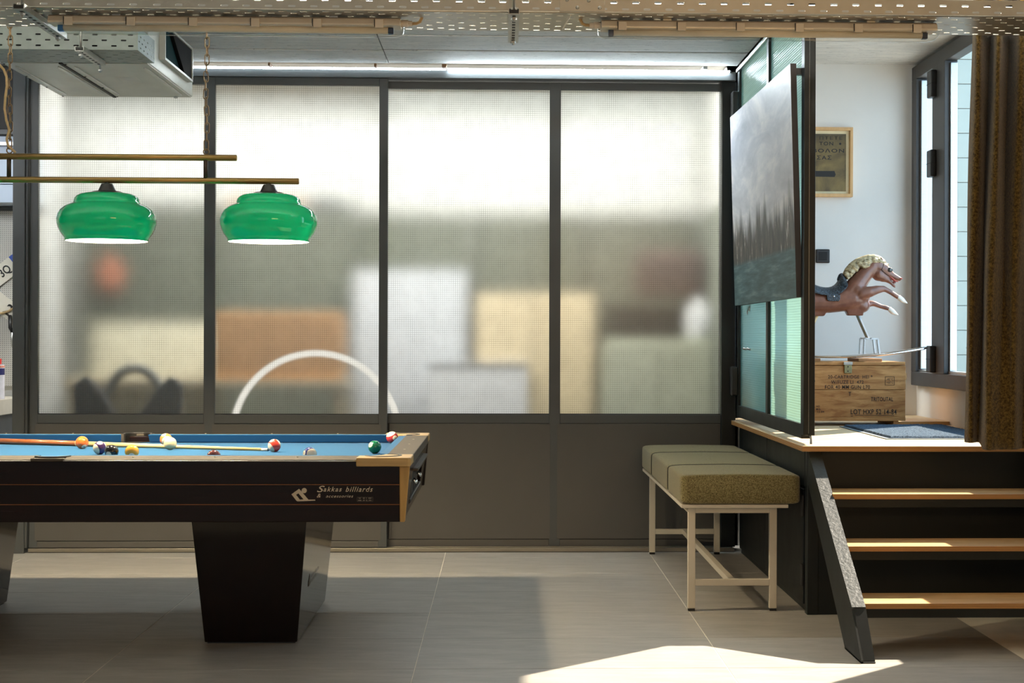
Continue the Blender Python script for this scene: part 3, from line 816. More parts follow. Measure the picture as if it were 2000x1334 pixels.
# chains
m_chain = M('bronze_chain', S(120, 100, 74), .4, .85, var=.15, vs=40)
lk = B()
pts = []
for k in range(20):
    a = 2*PI*k/20
    pts.append((-1.72 + math.cos(a)*.0095, CY, LZ + math.sin(a)*.0125 + (.0115 if math.sin(a) > 0 else -.0115)))
link0 = lk.tube(pts, .0026, 6, closed=True).build('chain_link', m_chain, lp, smooth=True)
first = True
for xx in (-1.294, -2.142):
    B().tube([(xx + .012*math.cos(a), CY, 2.0725 + .012*math.sin(a)) for a in [2*PI*k/20 for k in range(20)]], .0028, 6, closed=True).build('hanging_ring', m_chain, lp, smooth=True)
    for k in range(24):
        z_ = 2.102 + k*.0372; loc = (xx + 1.72 + .003*math.sin(k*.7), 0, z_ - LZ)
        if z_ > 2.845: break
        rot = (0, .06*math.sin(k*1.3), (PI/2 if k % 2 else 0) + .12*math.sin(k))
        if first: link0.location = loc; link0.rotation_euler = rot; first = False
        else: clone(link0, lp, loc, rot)
    B().tube([(xx, CY, 2.82), (xx, CY, 2.864)], .004, 8).build('ceiling_hook', m_chain, lp)
m_cord = M('beige_cord', S(190, 164, 120), .8, var=.1, vs=60)
cp = [(-2.11, CY-.02, 2.060), (-2.125, CY-.022, 2.075), (-2.142, CY-.018, 2.09), (-2.149, CY-.016, 2.12), (-2.138, CY-.016, 2.16), (-2.150, CY-.018, 2.20), (-2.157, CY-.02, 2.25), (-2.155, CY-.018, 2.30),
      (-2.149, CY-.016, 2.35), (-2.151, CY-.016, 2.39), (-2.162, CY-.018, 2.42), (-2.188, CY-.02, 2.45), (-2.215, CY-.02, 2.465), (-2.35, CY-.02, 2.50), (-2.6, CY-.02, 2.62), (-2.8, CY, 2.862)]
B().tube(cp, .0055, 8).build('power_cord', m_cord, lp, smooth=True)

# ------------------------------------------------------------------ cable trays
def perf(b, O, U, V, lu, rows, pitch, hl, hw, phase=0.0, vtot=None):
    """perforated sheet spanned by U (length lu) and V; rows = list of row centres along V"""
    O, U, V = Vector(O), Vector(U), Vector(V)
    edges = [0.0] + [(rows[i]+rows[i+1])/2 for i in range(len(rows)-1)] + [vtot]
    n = int(lu/pitch)
    def P(u, v): return b.b.verts.new(O + U*u + V*v)
    for ri, rc in enumerate(rows):
        v0, v1 = edges[ri], edges[ri+1]
        sh = phase + (.5 if ri % 2 else 0)*pitch
        us = [0.0] + [sh % pitch + k*pitch for k in range(n+1) if 0 < sh % pitch + k*pitch < lu] + [lu]
        for u0, u1 in zip(us, us[1:]):
            if u1 - u0 < hl*1.6:
                b.b.faces.new([P(u0, v0), P(u1, v0), P(u1, v1), P(u0, v1)]); continue
            uc = (u0+u1)/2 + random.uniform(-.002, .002); h = hl/2 - hw/2
            hole = [P(uc - h - hw/2, rc), P(uc - h - hw*.35, rc - hw*.35), P(uc - h, rc - hw/2), P(uc + h, rc - hw/2), P(uc + h + hw*.35, rc - hw*.35),
                    P(uc + h + hw/2, rc), P(uc + h + hw*.35, rc + hw*.35), P(uc + h, rc + hw/2), P(uc - h, rc + hw/2), P(uc - h - hw*.35, rc + hw*.35)]
            c = [P(u0, v0), P(u1, v0), P(u1, v1), P(u0, v1)]
            b.b.faces.new([c[0], c[1], hole[4], hole[3], hole[2], hole[1]])
            b.b.faces.new([c[1], c[2], hole[6], hole[5], hole[4]])
            b.b.faces.new([c[2], c[3], hole[9], hole[8], hole[7], hole[6]])
            b.b.faces.new([c[3], c[0], hole[1], hole[0], hole[9]])
    return b
TY0, TY1, TZ = 5.68, 6.025, 2.462
ct = thing('cable_tray', 'long perforated steel cable tray across the top of the view', 'cable tray', (0, 5.85, TZ))
perf(B(), (-4.25, TY0, TZ), (1, 0, 0), (0, 1, 0), 6.75, [.022, .055, .105, .150, .200, .250, .300, .325], .082, .025, .009, .03, TY1-TY0).build('tray_bottom', m_galv_tray, ct, solid=.0015)
perf(B(), (-4.25, TY0, TZ), (1, 0, 0), (0, 0, 1), 6.75, [.0145, .039], .0815, .027, .0075, .01, .06).build('tray_side', m_galv_tray, ct, solid=.0015)
perf(B(), (-4.25, TY1, TZ), (1, 0, 0), (0, 0, 1), 6.75, [.0145, .039], .0815, .027, .0075, .03, .06).build('tray_side', m_galv_tray, ct, solid=.0015)
B().tube([(-4.25, TY0, TZ+.001), (2.5, TY0, TZ+.001)], .0035, 8).build('tray_bend', m_galv_tray, ct, smooth=True)
sp = pbox(ct, 'splice_plate', m_galv_tray, .205, .372, TY0-.005, TY0-.001, TZ+.004, TZ+.058, .001, 1)
for xx, zz in ((.232, .046), (.270, .018), (.312, .044), (.352, .018)):
    B().sph((xx, TY0-.005, TZ+zz), .007, (1, .7, 1), 12, 8).build('splice_bolt', m_galv, sp, smooth=True)
m_dkslot = M('channel_interior', S(30, 30, 30), .7)
def strut(parent, x, y0, y1, z, wid=.041, hei=.022):
    b = B()
    prism = [(x-wid/2, z+hei), (x-wid/2, z), (x+wid/2, z), (x+wid/2, z+hei), (x+wid*.28, z+hei), (x+wid*.28, z+hei-.003), (x+wid/2-.003, z+hei-.003), (x+wid/2-.003, z+.0025),
             (x-wid/2+.003, z+.0025), (x-wid/2+.003, z+hei-.003), (x-wid*.28, z+hei-.003), (x-wid*.28, z+hei)]
    s_ = b.prism(prism, 'y', y0, y1).build('support_channel', m_galv, parent)
    sl = B()
    n = int((y1-y0)/.05)
    for k in range(n): sl.box(x-.006, x+.006, y0+.03+k*.05, y0+.055+k*.05, z-.0006, z+.001)
    sl.build('channel_slot', m_dkslot, s_)['kind'] = 'stuff'
    sl = B().box(x-wid/2+.004, x+wid/2-.004, y0+.002, y1-.002, z+.003, z+hei-.006); sl.build('channel_hollow', m_dkslot, s_)
    return s_
def rod(parent, x, y, z0, z1=2.8625):
    r_ = B().tube([(x, y, z0), (x, y, z1)], .005, 10).build('threaded_rod', m_galv, parent, smooth=True)
    B().lathe([(.011, z0+.006), (.011, z0+.014)], (x, y, 0), 6).build('nut', m_galv, r_)
    return r_
for xx in (-1.735, .037):
    strut(ct, xx, 5.585, 6.13, TZ-.027)
    rod(ct, xx, 5.63, TZ-.045); rod(ct, xx, 6.08, TZ-.045)
B().tube([(.247, 5.71, TZ-.003), (.222, 5.80, TZ-.035)], .003, 6).build('cable_tie', M('white_nylon', S(230, 228, 220), .5), ct)

def fixture(label, x0, x1, gland):
    y, z = 5.80, 2.388
    fx = thing('fluorescent_fixture', label, 'light fixture', ((x0+x1)/2, y, TZ-.003), 'fluorescent fixtures under the long cable tray')
    m_body = M('fixture_grey_body', S(218, 210, 194), .4, var=.03)
    # body: upper shell
    b = B().prism([(y-.045, z+.036), (y-.047, z+.042), (y-.040, z+.062), (y-.028, z+.068), (y+.028, z+.068), (y+.040, z+.062), (y+.047, z+.042), (y+.045, z+.036)], 'x', x0+.012, x1-.012)
    body = b.build('body', m_body, fx, bevel=.003)
    # diffuser: clear half cylinder with rounded ends
    df_ = B(); n, m = 14, 0
    secs = [(x0, .35), (x0+.004, .62), (x0+.012, .82), (x0+.026, .96), (x0+.045, 1), (x1-.045, 1), (x1-.026, .96), (x1-.012, .82), (x1-.004, .62), (x1, .35)]
    rg = []
    for xx, k in secs:
        rg.append([df_.b.verts.new((xx, y - .046*math.cos(PI*i/n)*(.75+.25*k), z + .040 - .040*math.sin(PI*i/n)*k)) for i in range(n+1)])
    for A, C in zip(rg, rg[1:]):
        for i in range(n): df_.b.faces.new((A[i], A[i+1], C[i+1], C[i]))
    df_.b.faces.new(rg[0]); df_.b.faces.new(rg[-1])
    df_.build('diffuser', m_cover, fx, smooth=True)
    B().tube([(x0+.06, y, z+.026), (x1-.06, y, z+.026)], .0128, 14).build('tube', m_tubew, fx, smooth=True)
    for xx in (x0+.05, x1-.05):
        pbox(fx, 'tube_holder', m_holder if xx < x0+.1 and x0 < 0 else m_holder2, xx-.010, xx+.010, y-.012, y+.012, z+.012, z+.034, .002)
    for xx in [x0+.09 + k*(x1-x0-.18)/5 for k in range(6)]:
        c_ = pbox(fx, 'clip', m_body, xx-.016, xx+.016, y-.052, y-.046, z+.026, z+.058, .002)
        pbox(c_, 'clip_slot', m_dkslot, xx-.018, xx-.016, y-.053, y-.046, z+.030, z+.058)
    for xx in (x0+.26, x1-.26):
        pbox(fx, 'mounting_bracket', m_galv, xx-.016, xx+.016, y-.03, y+.03, z+.066, TZ-.001, .001)
    xe, s_ = (x1, 1) if gland == 'right' else (x0, -1)
    B().tube([(xe-s_*.014, y, z+.052), (xe+s_*.012, y, z+.052), (xe+s_*.016, y, z+.052), (xe+s_*.03, y, z+.052)], [.014, .014, .011, .010], 12).build('cable_gland', m_body, fx)
    B().tube([(xe+s_*.026, y, z+.052), (xe+s_*.045, y, z+.053), (xe+s_*.058, y-.005, z+.058), (xe+s_*.072, y-.01, TZ+.012), (xe+s_*.09, y-.005, TZ+.03)], .006, 8).build('cable', m_cord, fx, smooth=True)
m_cover = clear_glass('clear_polycarbonate', (.90, .90, .88))
m_tubew = M('fluorescent_tube_white', S(232, 226, 210), .35)
m_holder = M('blue_holder', S(40, 110, 180), .4); m_holder2 = M('navy_holder', S(44, 62, 92), .4)
fixture('left of the two clear batten lights under the cable tray', -1.694, -.372, 'right')
fixture('right of the two clear batten lights under the cable tray', .352, 1.640, 'left')
cd = B().tube([(1.93, 5.62, 2.395), (2.2, 5.42, 2.45)], .014, 16).build('conduit', m_alu, None, smooth=True)
tag(cd, 'short bright metal tube at the top right before the curtain', 'tube')
o_ = B().tube([(1.97, 5.585, 2.40), (1.97, 5.585, 2.375)], .008, 10).build('end_fitting', m_brass, cd)
B().tube([(2.06, 5.525, 2.42), (2.06, 5.63, 2.60), (2.06, 5.63, 2.95)], .005, 8).build('suspension_rod', m_galv, cd)

m_up = emit('added_uplight', (1.0, .93, .82), 130)  # uplight added to brighten the ceiling behind the tray slots
ul = thing('led_strip', 'added warm uplight strip hidden inside the long cable tray', 'light', (-.8, 5.855, 2.464))
pbox(ul, 'housing', m_alu, -4.2, 2.45, 5.842, 5.868, 2.4640, 2.522)
pbox(ul, 'light_bar', m_up, -4.19, 2.44, 5.845, 5.865, 2.5222, 2.534)

# second tray at the back left
m_galv2 = M('dull_galvanised_steel', S(128, 136, 132), .5, .5, var=.08, vs=12)
ct2 = thing('cable_tray', 'short grey perforated tray in front of the duct unit', 'cable tray', (-3, 7.45, 2.61))
T2a, T2b, T2z = 7.285, 7.63, 2.606
perf(B(), (-4.25, T2a, T2z), (1, 0, 0), (0, 1, 0), 2.54, [.03, .075, .13, .185, .235, .285, .32], .09, .026, .008, .02, T2b-T2a).build('tray_bottom', m_galv2, ct2, solid=.0015)
perf(B(), (-4.25, T2a, T2z), (1, 0, 0), (0, 0, 1), 2.54, [.018, .044, .070], .088, .026, .0075, .01, .11).build('tray_side', m_galv2, ct2, solid=.0015)
perf(B(), (-1.71, T2a, T2z), (0, 1, 0), (0, 0, 1), T2b-T2a, [.018, .044, .070], .07, .022, .0075, .02, .11).build('tray_end', m_galv2, ct2, solid=.0015)
strut(ct2, -1.955, 7.19, 7.58, T2z-.024); rod(ct2, -1.955, 7.215, T2z-.05); rod(ct2, -1.955, 7.56, T2z-.06)
strut(ct2, -2.62, 7.0, 7.58, T2z-.024); rod(ct2, -2.62, 7.03, T2z-.05)

for k in range(6): B().tube([(-4.2, T2a+.03+.05*k, T2z+.03+.012*(k%2)), (-1.74, T2a+.03+.05*k, T2z+.03+.012*((k+1)%2))], .027, 10).build('cable', m_blackr, ct2, smooth=True)  # both rows of black tubes are added to darken the tray slots
for k in range(5): B().tube([(-4.2, T2a+.045+.055*k, T2z+.082), (-1.75, T2a+.045+.055*k, T2z+.080)], .025, 10).build('cable', m_blackr, ct2, smooth=True)

# duct unit
du = thing('duct_unit', 'galvanised ducted air unit hanging under the ceiling at left', 'air unit', (-2.1, 8.2, 2.61))
m_unit = M('unit_sheet_steel', S(190, 191, 182), .45, .3, var=.05, vs=5, rvar=.1)
pbox(du, 'casing', m_unit, -2.47, -1.745, 7.65, 8.735, 2.612, 2.862, .004)
for x0, x1 in ((-2.465, -2.185), (-2.165, -1.75)):
    p_ = pbox(du, 'bottom_panel', m_unit, x0, x1, 7.665, 8.725, 2.607, 2.614, .002)
    for xx in ((x0+.03, x1-.04) if x1 > -1.9 else (x0+.04, x1-.03)):
        B().prism([(xx-.006, 7.78), (xx+.006, 7.74), (xx+.012, 7.78), (xx+.012, 8.60), (xx+.006, 8.64), (xx-.006, 8.60)], 'z', 2.6025, 2.608).build('embossed_rib', m_galv, p_, bevel=.002)
    for yy_ in (7.69, 8.05, 8.4, 8.71):
        B().sph((x0+.008, yy_, 2.607), .006, (1, 1, .6), 10, 6).build('screw', m_dkslot, p_)
pbox(du, 'rating_label', M('pale_sticker', S(212, 210, 200), .5), -2.00, -1.90, 8.05, 8.22, 2.6062, 2.6075)
pbox(du, 'seam_strip', m_dkslot, -2.183, -2.167, 7.66, 8.73, 2.603, 2.613, .001)
B().sph((-1.83, 8.70, 2.604), .012, (1, 1, .6), 12, 8).build('drain_plug', m_galv, du)
# outlet collar on the right side
m_teal = M('dark_teal_lining', S(10, 44, 48), .85, var=.1, spec=.1)
m_duct = M('outlet_black', S(9, 9, 9), .85, spec=.1)
fr_ = B()
fr_.box(-1.747, -1.715, 7.90, 8.60, 2.672, 2.684).box(-1.747, -1.715, 7.90, 7.912, 2.684, 2.86).box(-1.747, -1.715, 8.588, 8.60, 2.684, 2.86).box(-1.747, -1.715, 7.912, 8.588, 2.848, 2.86)
fr_.build('outlet_flange', m_unit, du)
pbox(du, 'outlet_lining', m_teal, -1.748, -1.742, 7.912, 8.588, 2.684, 2.848)
B().prism([(8.10, 2.848), (8.588, 2.848), (8.588, 2.684), (8.42, 2.684)], 'x', -1.741, -1.722).build('outlet_black_plate', m_duct, du)  # flat black plate over the far part of the opening

# LED strip above the beam
m_led = emit('led_strip', (0.80, .93, 1.0), 330)
ld = thing('led_strip', 'bright white light strip along the top edge of the partition beam', 'light', (-.7, 9.1, 2.845))
m_led2 = emit('led_strip_dim', (0.80, .93, 1.0), 45)
for a_, b2, mm in ((-.33, 1.335, m_led), (-2.74, -.34, m_led2)):
    B().prism([(9.1000, 2.8478), (9.1115, 2.8378), (9.1121, 2.8385), (9.1006, 2.8485)], 'x', a_, b2).build('light_bar', mm, ld)
B().prism([(9.1008, 2.8487), (9.1123, 2.8387), (9.1145, 2.8370), (9.1145, 2.8487)], 'x', -2.75, 1.345).build('mounting_base', m_alu, ld)


# ------------------------------------------------------------------ painting on the door leaf
t = NT('painted_canvas'); co = t.coords(); x, y, z = t.sep(co)
cl = t.noise(t.coords((1, .55, 1.9), (.35, 0, 0)), 2.6, 7, .62, .5)
sky = t.ramp(cl, (.32, S(142, 146, 156)), (.50, S(188, 188, 194)), (.64, S(232, 226, 222)))
warm = t.ramp(z, (.45, S(216, 204, 194)), (.85, S(178, 180, 190)))
sky = t.mix(.35, sky, warm)
vst = t.noise(t.coords((1, 11, 2.6)), 1.6, 6, .75, .3)
tow = t.noise(t.coords((1, 5, .5)), 1.2, 4, .65)
hgt = t.math('MULTIPLY_ADD', tow, .55, .21)
city = t.ramp(vst, (.36, S(28, 28, 30)), (.50, S(66, 63, 60)), (.60, S(104, 95, 86)), (.68, S(240, 236, 230)))
soft = t.math('SMOOTH_MIN', t.math('MAXIMUM', t.math('MULTIPLY', t.math('SUBTRACT', hgt, z), 9.0), 0.0), 1.0, .1)
img = t.mix(soft, sky, city)
wn = t.noise(t.coords((1, 1.2, 14)), 2.2, 5, .6)
water = t.ramp(wn, (.32, S(40, 66, 70)), (.55, S(70, 98, 102)), (.70, S(112, 134, 134)))
edge = t.math('SMOOTH_MIN', t.math('MAXIMUM', t.math('MULTIPLY', t.math('SUBTRACT', .245, z), 40.0), 0.0), 1.0, .05)
img = t.mix(edge, img, water)
m_paint = t.done(t.bsdf(img, .5, spec=.3, normal=t.bump(vst, .25, .003)))
m_cedge = M('dark_canvas_edge', S(58, 54, 54), .7, var=.15)
pg = thing('painting', 'large grey unframed painting of a hazy city over dark water', 'painting', (1.33, 7.1, 1.458))
b = B().hexa([(1.358, 7.12, 1.458), (1.386, 7.12, 1.458), (1.386, 9.02, 1.458), (1.358, 9.02, 1.458),
              (1.326, 7.12, 2.54), (1.354, 7.12, 2.54), (1.354, 9.02, 2.56), (1.326, 9.02, 2.56)])
bmesh.ops.recalc_face_normals(b.b, faces=b.b.faces)
for f in b.b.faces: f.material_index = 0 if f.normal.x < -.8 else 1
b.build('canvas', [m_paint, m_cedge], pg)
pbox(pg, 'hanging_bracket', m_black, 1.35, 1.40, 7.125, 7.16, 2.49, 2.52)
pbox(pg, 'hanging_bracket', m_black, 1.376, 1.40, 7.125, 7.16, 1.47, 1.51)

# ------------------------------------------------------------------ landing : poster, switch, crate, horse, mat
m_oak = M('pale_oak_frame', S(206, 166, 112), .45, var=.08, vs=4, stretch=(10, 10, 1.5))
po = thing('framed_poster', 'oak framed dark poster with Greek lettering on the white wall', 'poster', (1.9, 9.41, 2.13))
px0, px1, pz0, pz1, yb_ = 1.66, 2.136, 2.133, 2.559, 9.42
for (a, b_, c_, d__) in ((px0, px1, pz1-.020, pz1), (px0, px1, pz0, pz0+.020)):
    pbox(po, 'frame_rail', m_oak, a, b_, yb_-.035, yb_, c_, d__, .002)
for (a, b_) in ((px0, px0+.018), (px1-.018, px1)):
    pbox(po, 'frame_stile', m_oak, a, b_, yb_-.035, yb_, pz0+.020, pz1-.020, .002)
pbox(po, 'mount', M('cream_mount', S(222, 212, 176), .8), px0+.018, px1-.018, yb_-.016, yb_-.004, pz0+.02, pz1-.02)
t = NT('dark_olive_print'); co = t.coords(); n = t.noise(co, 7, 4, .6, .5); x, y, z = t.sep(co)
pc = t.mix(t.ramp(n, (.3, 0.0), (.7, 1.0)), S(66, 55, 26), S(138, 117, 64))
pc = t.mix(t.ramp(z, (.27, 0.0), (.40, .85)), pc, S(44, 40, 24))
m_poster = t.done(t.bsdf(pc, .5))
sx0, sx1, sz0, sz1 = px0+.035, px1-.040, 2.168, 2.519
pbox(po, 'print', m_poster, sx0, sx1, yb_-.018, yb_-.015, sz0, sz1)
m_ink = M('black_ink', S(16, 16, 14), .6)
yt = yb_-.0188
text('\u03a0\u03a4\u0395\u03a4\u0395', M('faded_ink', S(36, 32, 20), .6), po, (1.933, yt, 2.484), U, V, .140, .021, spacing=1.25, bold=.01)
text('TON', m_ink, po, (1.931, yt, 2.449), U, V, .086, .022, spacing=1.2, bold=.014)
text('BO\u039bON', m_ink, po, (1.892, yt, 2.405), U, V, .192, .024, spacing=1.2, bold=.014)
text('\u03a3A\u03a3', m_ink, po, (1.916, yt, 2.362), U, V, .090, .025, spacing=1.2, bold=.014)
B().lathe([(.0001, yt), (.007, yt), (.007, yt+.001), (.0001, yt+.001)], (2.060, 0, 2.459), 12, axis='y').build('printed_spot', m_ink, po)
B().prism([(1.80, 2.292), (2.025, 2.292), (2.033, 2.270), (2.026, 2.256), (1.80, 2.258)], 'y', yt, yt+.001).build('printed_bar', m_ink, po)

sw = thing('wall_switch', 'square black switch plate on the white landing wall', 'switch', (1.955, 9.41, 1.73))
pbox(sw, 'plate', m_black, 1.914, 2.000, 9.406, 9.42, 1.730, 1.814, .006)
pbox(sw, 'rocker', m_blackr, 1.930, 1.984, 9.402, 9.408, 1.746, 1.798, .003)

# ammunition crate
t = NT('crate_pine'); n = t.noise(t.coords((1.3, 8, 9)), 3.4, 6, .6, 1.4); n2 = t.noise(t.coords((2, 5, 5)), 6, 3)
cc_ = t.mix(t.ramp(n, (.35, 0.0), (.65, 1.0)), S(140, 94, 52), S(184, 138, 86))
cc_ = t.mix(t.ramp(n2, (.64, 0.0), (.74, .5)), cc_, S(96, 66, 38))
m_crate = t.done(t.bsdf(cc_, .7, spec=.25, normal=t.bump(n, .2, .003)))
cr = thing('ammunition_crate', 'old wooden ammunition crate with black stencilled lettering under the horse', 'crate', (1.93, 8.8, .778))
cx0, cx1, cy0, cy1 = 1.585, 2.258, 8.60, 8.98
pbox(cr, 'front_plank', m_crate, cx0, cx1, cy0, cy0+.02, .982, 1.116, .003)
pbox(cr, 'front_plank', m_crate, cx0, cx1-.001, cy0+.001, cy0+.02, .826, .980, .003)
pbox(cr, 'bottom_plank', m_crate, cx0, cx1, cy0, cy1, .806, .826, .003)
pbox(cr, 'back_plank', m_crate, cx0, cx1, cy1-.02, cy1, .826, 1.116, .003)
pbox(cr, 'end_plank', m_crate, cx1-.022, cx1-.002, cy0+.02, cy1-.02, .826, 1.116, .003)
pbox(cr, 'end_plank', m_crate, cx0+.002, cx0+.022, cy0+.02, cy1-.02, .826, 1.116, .003)
pbox(cr, 'lid', m_crate, cx0-.002, cx1-.003, cy0-.004, cy1, 1.118, 1.138, .003)
for xa in (1.62, 2.19): pbox(cr, 'foot', m_crate, xa, xa+.03, cy0+.006, cy1-.006, .778, .806, .002)
pbox(cr, 'end_handle', m_crate, cx1-.002, cx1+.022, cy0+.06, cy1-.06, 1.035, 1.075, .006)
ltc = pbox(cr, 'latch', M('worn_green_metal', S(130, 124, 88), .5, .4, var=.15, vs=40), 1.909, 1.952, cy0-.010, cy0-.001, 1.073, 1.122, .003)
pbox(ltc, 'latch_strap', m_galv, 1.905, 1.955, cy0-.012, cy0+.0, 1.120, 1.137, .002)
for zz in (1.085, 1.11): B().sph((1.93, cy0-.010, zz), .004, (1, .6, 1), 8, 6).build('latch_rivet', m_dkslot, ltc)
m_sten = M('black_stencil', S(40, 30, 20), .8, var=.5, vs=70)
fy = cy0-.0008
kx = 8.6/3020
def cpx(p): return (p-982)*kx
def cpz(p): return 1.266-(p-662)*kx
def ctext(s, a, b_, top, bot, **k): text(s, m_sten, cr, (cpx(a), fy, cpz(bot)), U, V, cpx(b_)-cpx(a), cpz(top)-cpz(bot), spacing=1.1, bold=.014, **k)
ctext('20-CARTRIDGE  HEI *', 1621, 1709, 733.2, 740.2); ctext('W/FUZE LI  472', 1627, 1691.5, 743.6, 750.6); ctext('FOR 40 MM GUN L70', 1615, 1704, 753.2, 760.6)
ctext('T', 1661.5, 1667, 766.5, 774.5); ctext('TRITOUTAL', 1706, 1750, 776.4, 784.6); ctext('LOT HXP 52 14-84', 1666, 1757, 800.5, 810.5)
ctext('5, HO', 1592, 1605, 793, 797.5); ctext('0  MHL', 1592, 1607, 798.5, 802.5); ctext('8  12-84', 1592, 1613.5, 803.5, 807.5)
fb = B()
for (a, b_, c_, d__) in ((1734, 1752.5, 736, 736.8), (1734, 1752.5, 752.4, 753.2), (1734, 1734.8, 736, 753), (1751.7, 1752.5, 736, 753)):
    fb.box(cpx(a), cpx(b_), fy, fy+.0006, cpz(d__), cpz(c_))
fb.build('stencil_box', m_sten, cr)
ctext('-40\u00b0C', 1736.5, 1750, 739, 743.6); ctext('+60\u00b0C', 1736.5, 1750, 745.4, 750)
B().tube([(cpx(1588) + .020*math.cos(a), fy, cpz(745) + .020*math.sin(a)) for a in [2*PI*k/24 for k in range(24)]], .0012, 5, closed=True).build('stencil_ring', m_sten, cr)
fb = B(); fb.box(cpx(1666), cpx(1671), fy, fy+.0006, cpz(814), cpz(813)); fb.box(cpx(1674), cpx(1752), fy, fy+.0006, cpz(812.8), cpz(812)); fb.build('stencil_line', m_sten, cr)
m_blk = M('brown_wood_block', S(150, 106, 62), .6, var=.12, vs=5, stretch=(1, 8, 8))
bk1 = pbox(None, 'wood_block', m_blk, 1.995, 2.130, 8.62, 8.90, 1.1385, 1.156, .003); tag(bk1, 'flat brown wood block wedged under the front of the rocking horse', 'wood block')
bk2 = pbox(None, 'wood_block', m_blk, 1.66, 1.782, 8.62, 8.90, 1.1385, 1.156, .003); tag(bk2, 'flat brown wood block under the rocker at the door edge', 'wood block')

# rocking horse (modelled on a grid of small units, one unit = .587 mm, y across)
s = .000587
HY = 8.76
def H(x, y, w=0): return (1.704 + x*s, HY + w*s, 1.8805 - y*s)
def hc(pts): return [(*H(x, y, w_), r*s) for x, y, w_, r in pts]
rh = thing('rocking_horse', 'brown toy horse with cream mane on chrome rockers atop the crate', 'rocking horse', (1.87, HY, 1.156))
b = B()
capsule_chain(b, hc([(-190, 640, 0, 118), (-60, 676, 0, 116), (100, 692, 0, 110), (260, 690, 0, 108), (400, 665, 0, 118), (500, 650, 0, 120), (560, 640, 0, 100)]))
capsule_chain(b, hc([(470, 610, 0, 105), (520, 540, 0, 98), (570, 470, 0, 86), (625, 400, 0, 76), (690, 345, 0, 70)]))
capsule_chain(b, hc([(690, 335, 0, 64), (740, 345, 0, 66), (790, 365, 0, 60), (835, 405, 0, 46), (880, 432, 0, 34), (925, 452, 0, 27), (950, 464, 0, 22)]))
capsule_chain(b, hc([(745, 420, 0, 66), (790, 445, 0, 50), (835, 472, 0, 30), (868, 500, 0, 19), (895, 530, 0, 15), (905, 542, 0, 11)]))
for sd in (-1, 1):
    b.sph(H(845, 372, sd*38), 22*s, (1.2, .8, 1), 12, 8)                         # brow
    capsule_chain(b, hc([(770, 300, sd*34, 18), (762, 272, sd*40, 13), (758, 250, sd*42, 5)]))   # ears
    b.sph(H(958, 458, sd*16), 13*s)                                                # nostril swell
    b.sph(H(535, 600, sd*82), 62*s, (1.05, .6, 1.1), 14, 10)                        # shoulder
# near foreleg reaching high, far foreleg lower
capsule_chain(b, hc([(560, 610, -66, 66), (640, 592, -78, 54), (710, 572, -80, 42), (775, 562, -80, 30), (800, 572, -80, 25), (850, 600, -80, 23), (900, 632, -80, 23), (918, 645, -80, 21)]))
capsule_chain(b, hc([(555, 700, 66, 66), (620, 718, 76, 46), (690, 700, 78, 30), (720, 702, 78, 27), (790, 730, 78, 22), (850, 745, 78, 24), (866, 752, 78, 20)]))
# chest bulges
b.sph(H(580, 720, 0), 84*s, (1, .9, .9)); b.sph(H(590, 640, 0), 72*s, (1, .9, 1))
# hind legs stretched back
for sd, dy in ((-1, 0), (1, 26)):
    capsule_chain(b, hc([(-190, 660+dy, sd*62, 82), (-270, 668+dy, sd*70, 56), (-350, 640+dy, sd*72, 36), (-390, 632+dy, sd*72, 28), (-440, 680+dy, sd*72, 22), (-480, 720+dy, sd*72, 22)]))
# mounting lumps below
b.hexa([H(440, 822, -40), H(590, 822, -40), H(590, 822, 40), H(440, 822, 40), H(420, 770, -60), H(592, 750, -60), H(592, 750, 60), H(420, 770, 60)])
b.hexa([H(20, 828, -40), H(212, 828, -40), H(212, 828, 40), H(20, 828, 40), H(10, 780, -60), H(232, 780, -60), H(232, 780, 60), H(10, 780, 60)])
t = NT('horse_brown'); co = t.coords(); n = t.noise(co, 16, 3)
hb = t.mix(t.ramp(n, (.35, 0.0), (.7, 1.0)), S(104, 66, 52), S(132, 88, 70))
m_horse = t.done(t.bsdf(hb, .34, spec=.5, coat=.2))
me = remesh(b, .0042, 12); me.materials.append(m_horse)
off = Vector(rh.location)
for v in me.vertices: v.co -= off
ho = bpy.data.objects.new('body', me); COL.objects.link(ho); ho.parent = rh
def skin(name, b, voxel, mat, parent, it=4):
    me = remesh(b, voxel, it); me.materials.append(mat)
    q = parent; of = Vector((0, 0, 0))
    while q is not None: of += Vector(q.location); q = q.parent
    for v in me.vertices: v.co -= of
    o = bpy.data.objects.new(name, me); COL.objects.link(o); o.parent = parent; return o
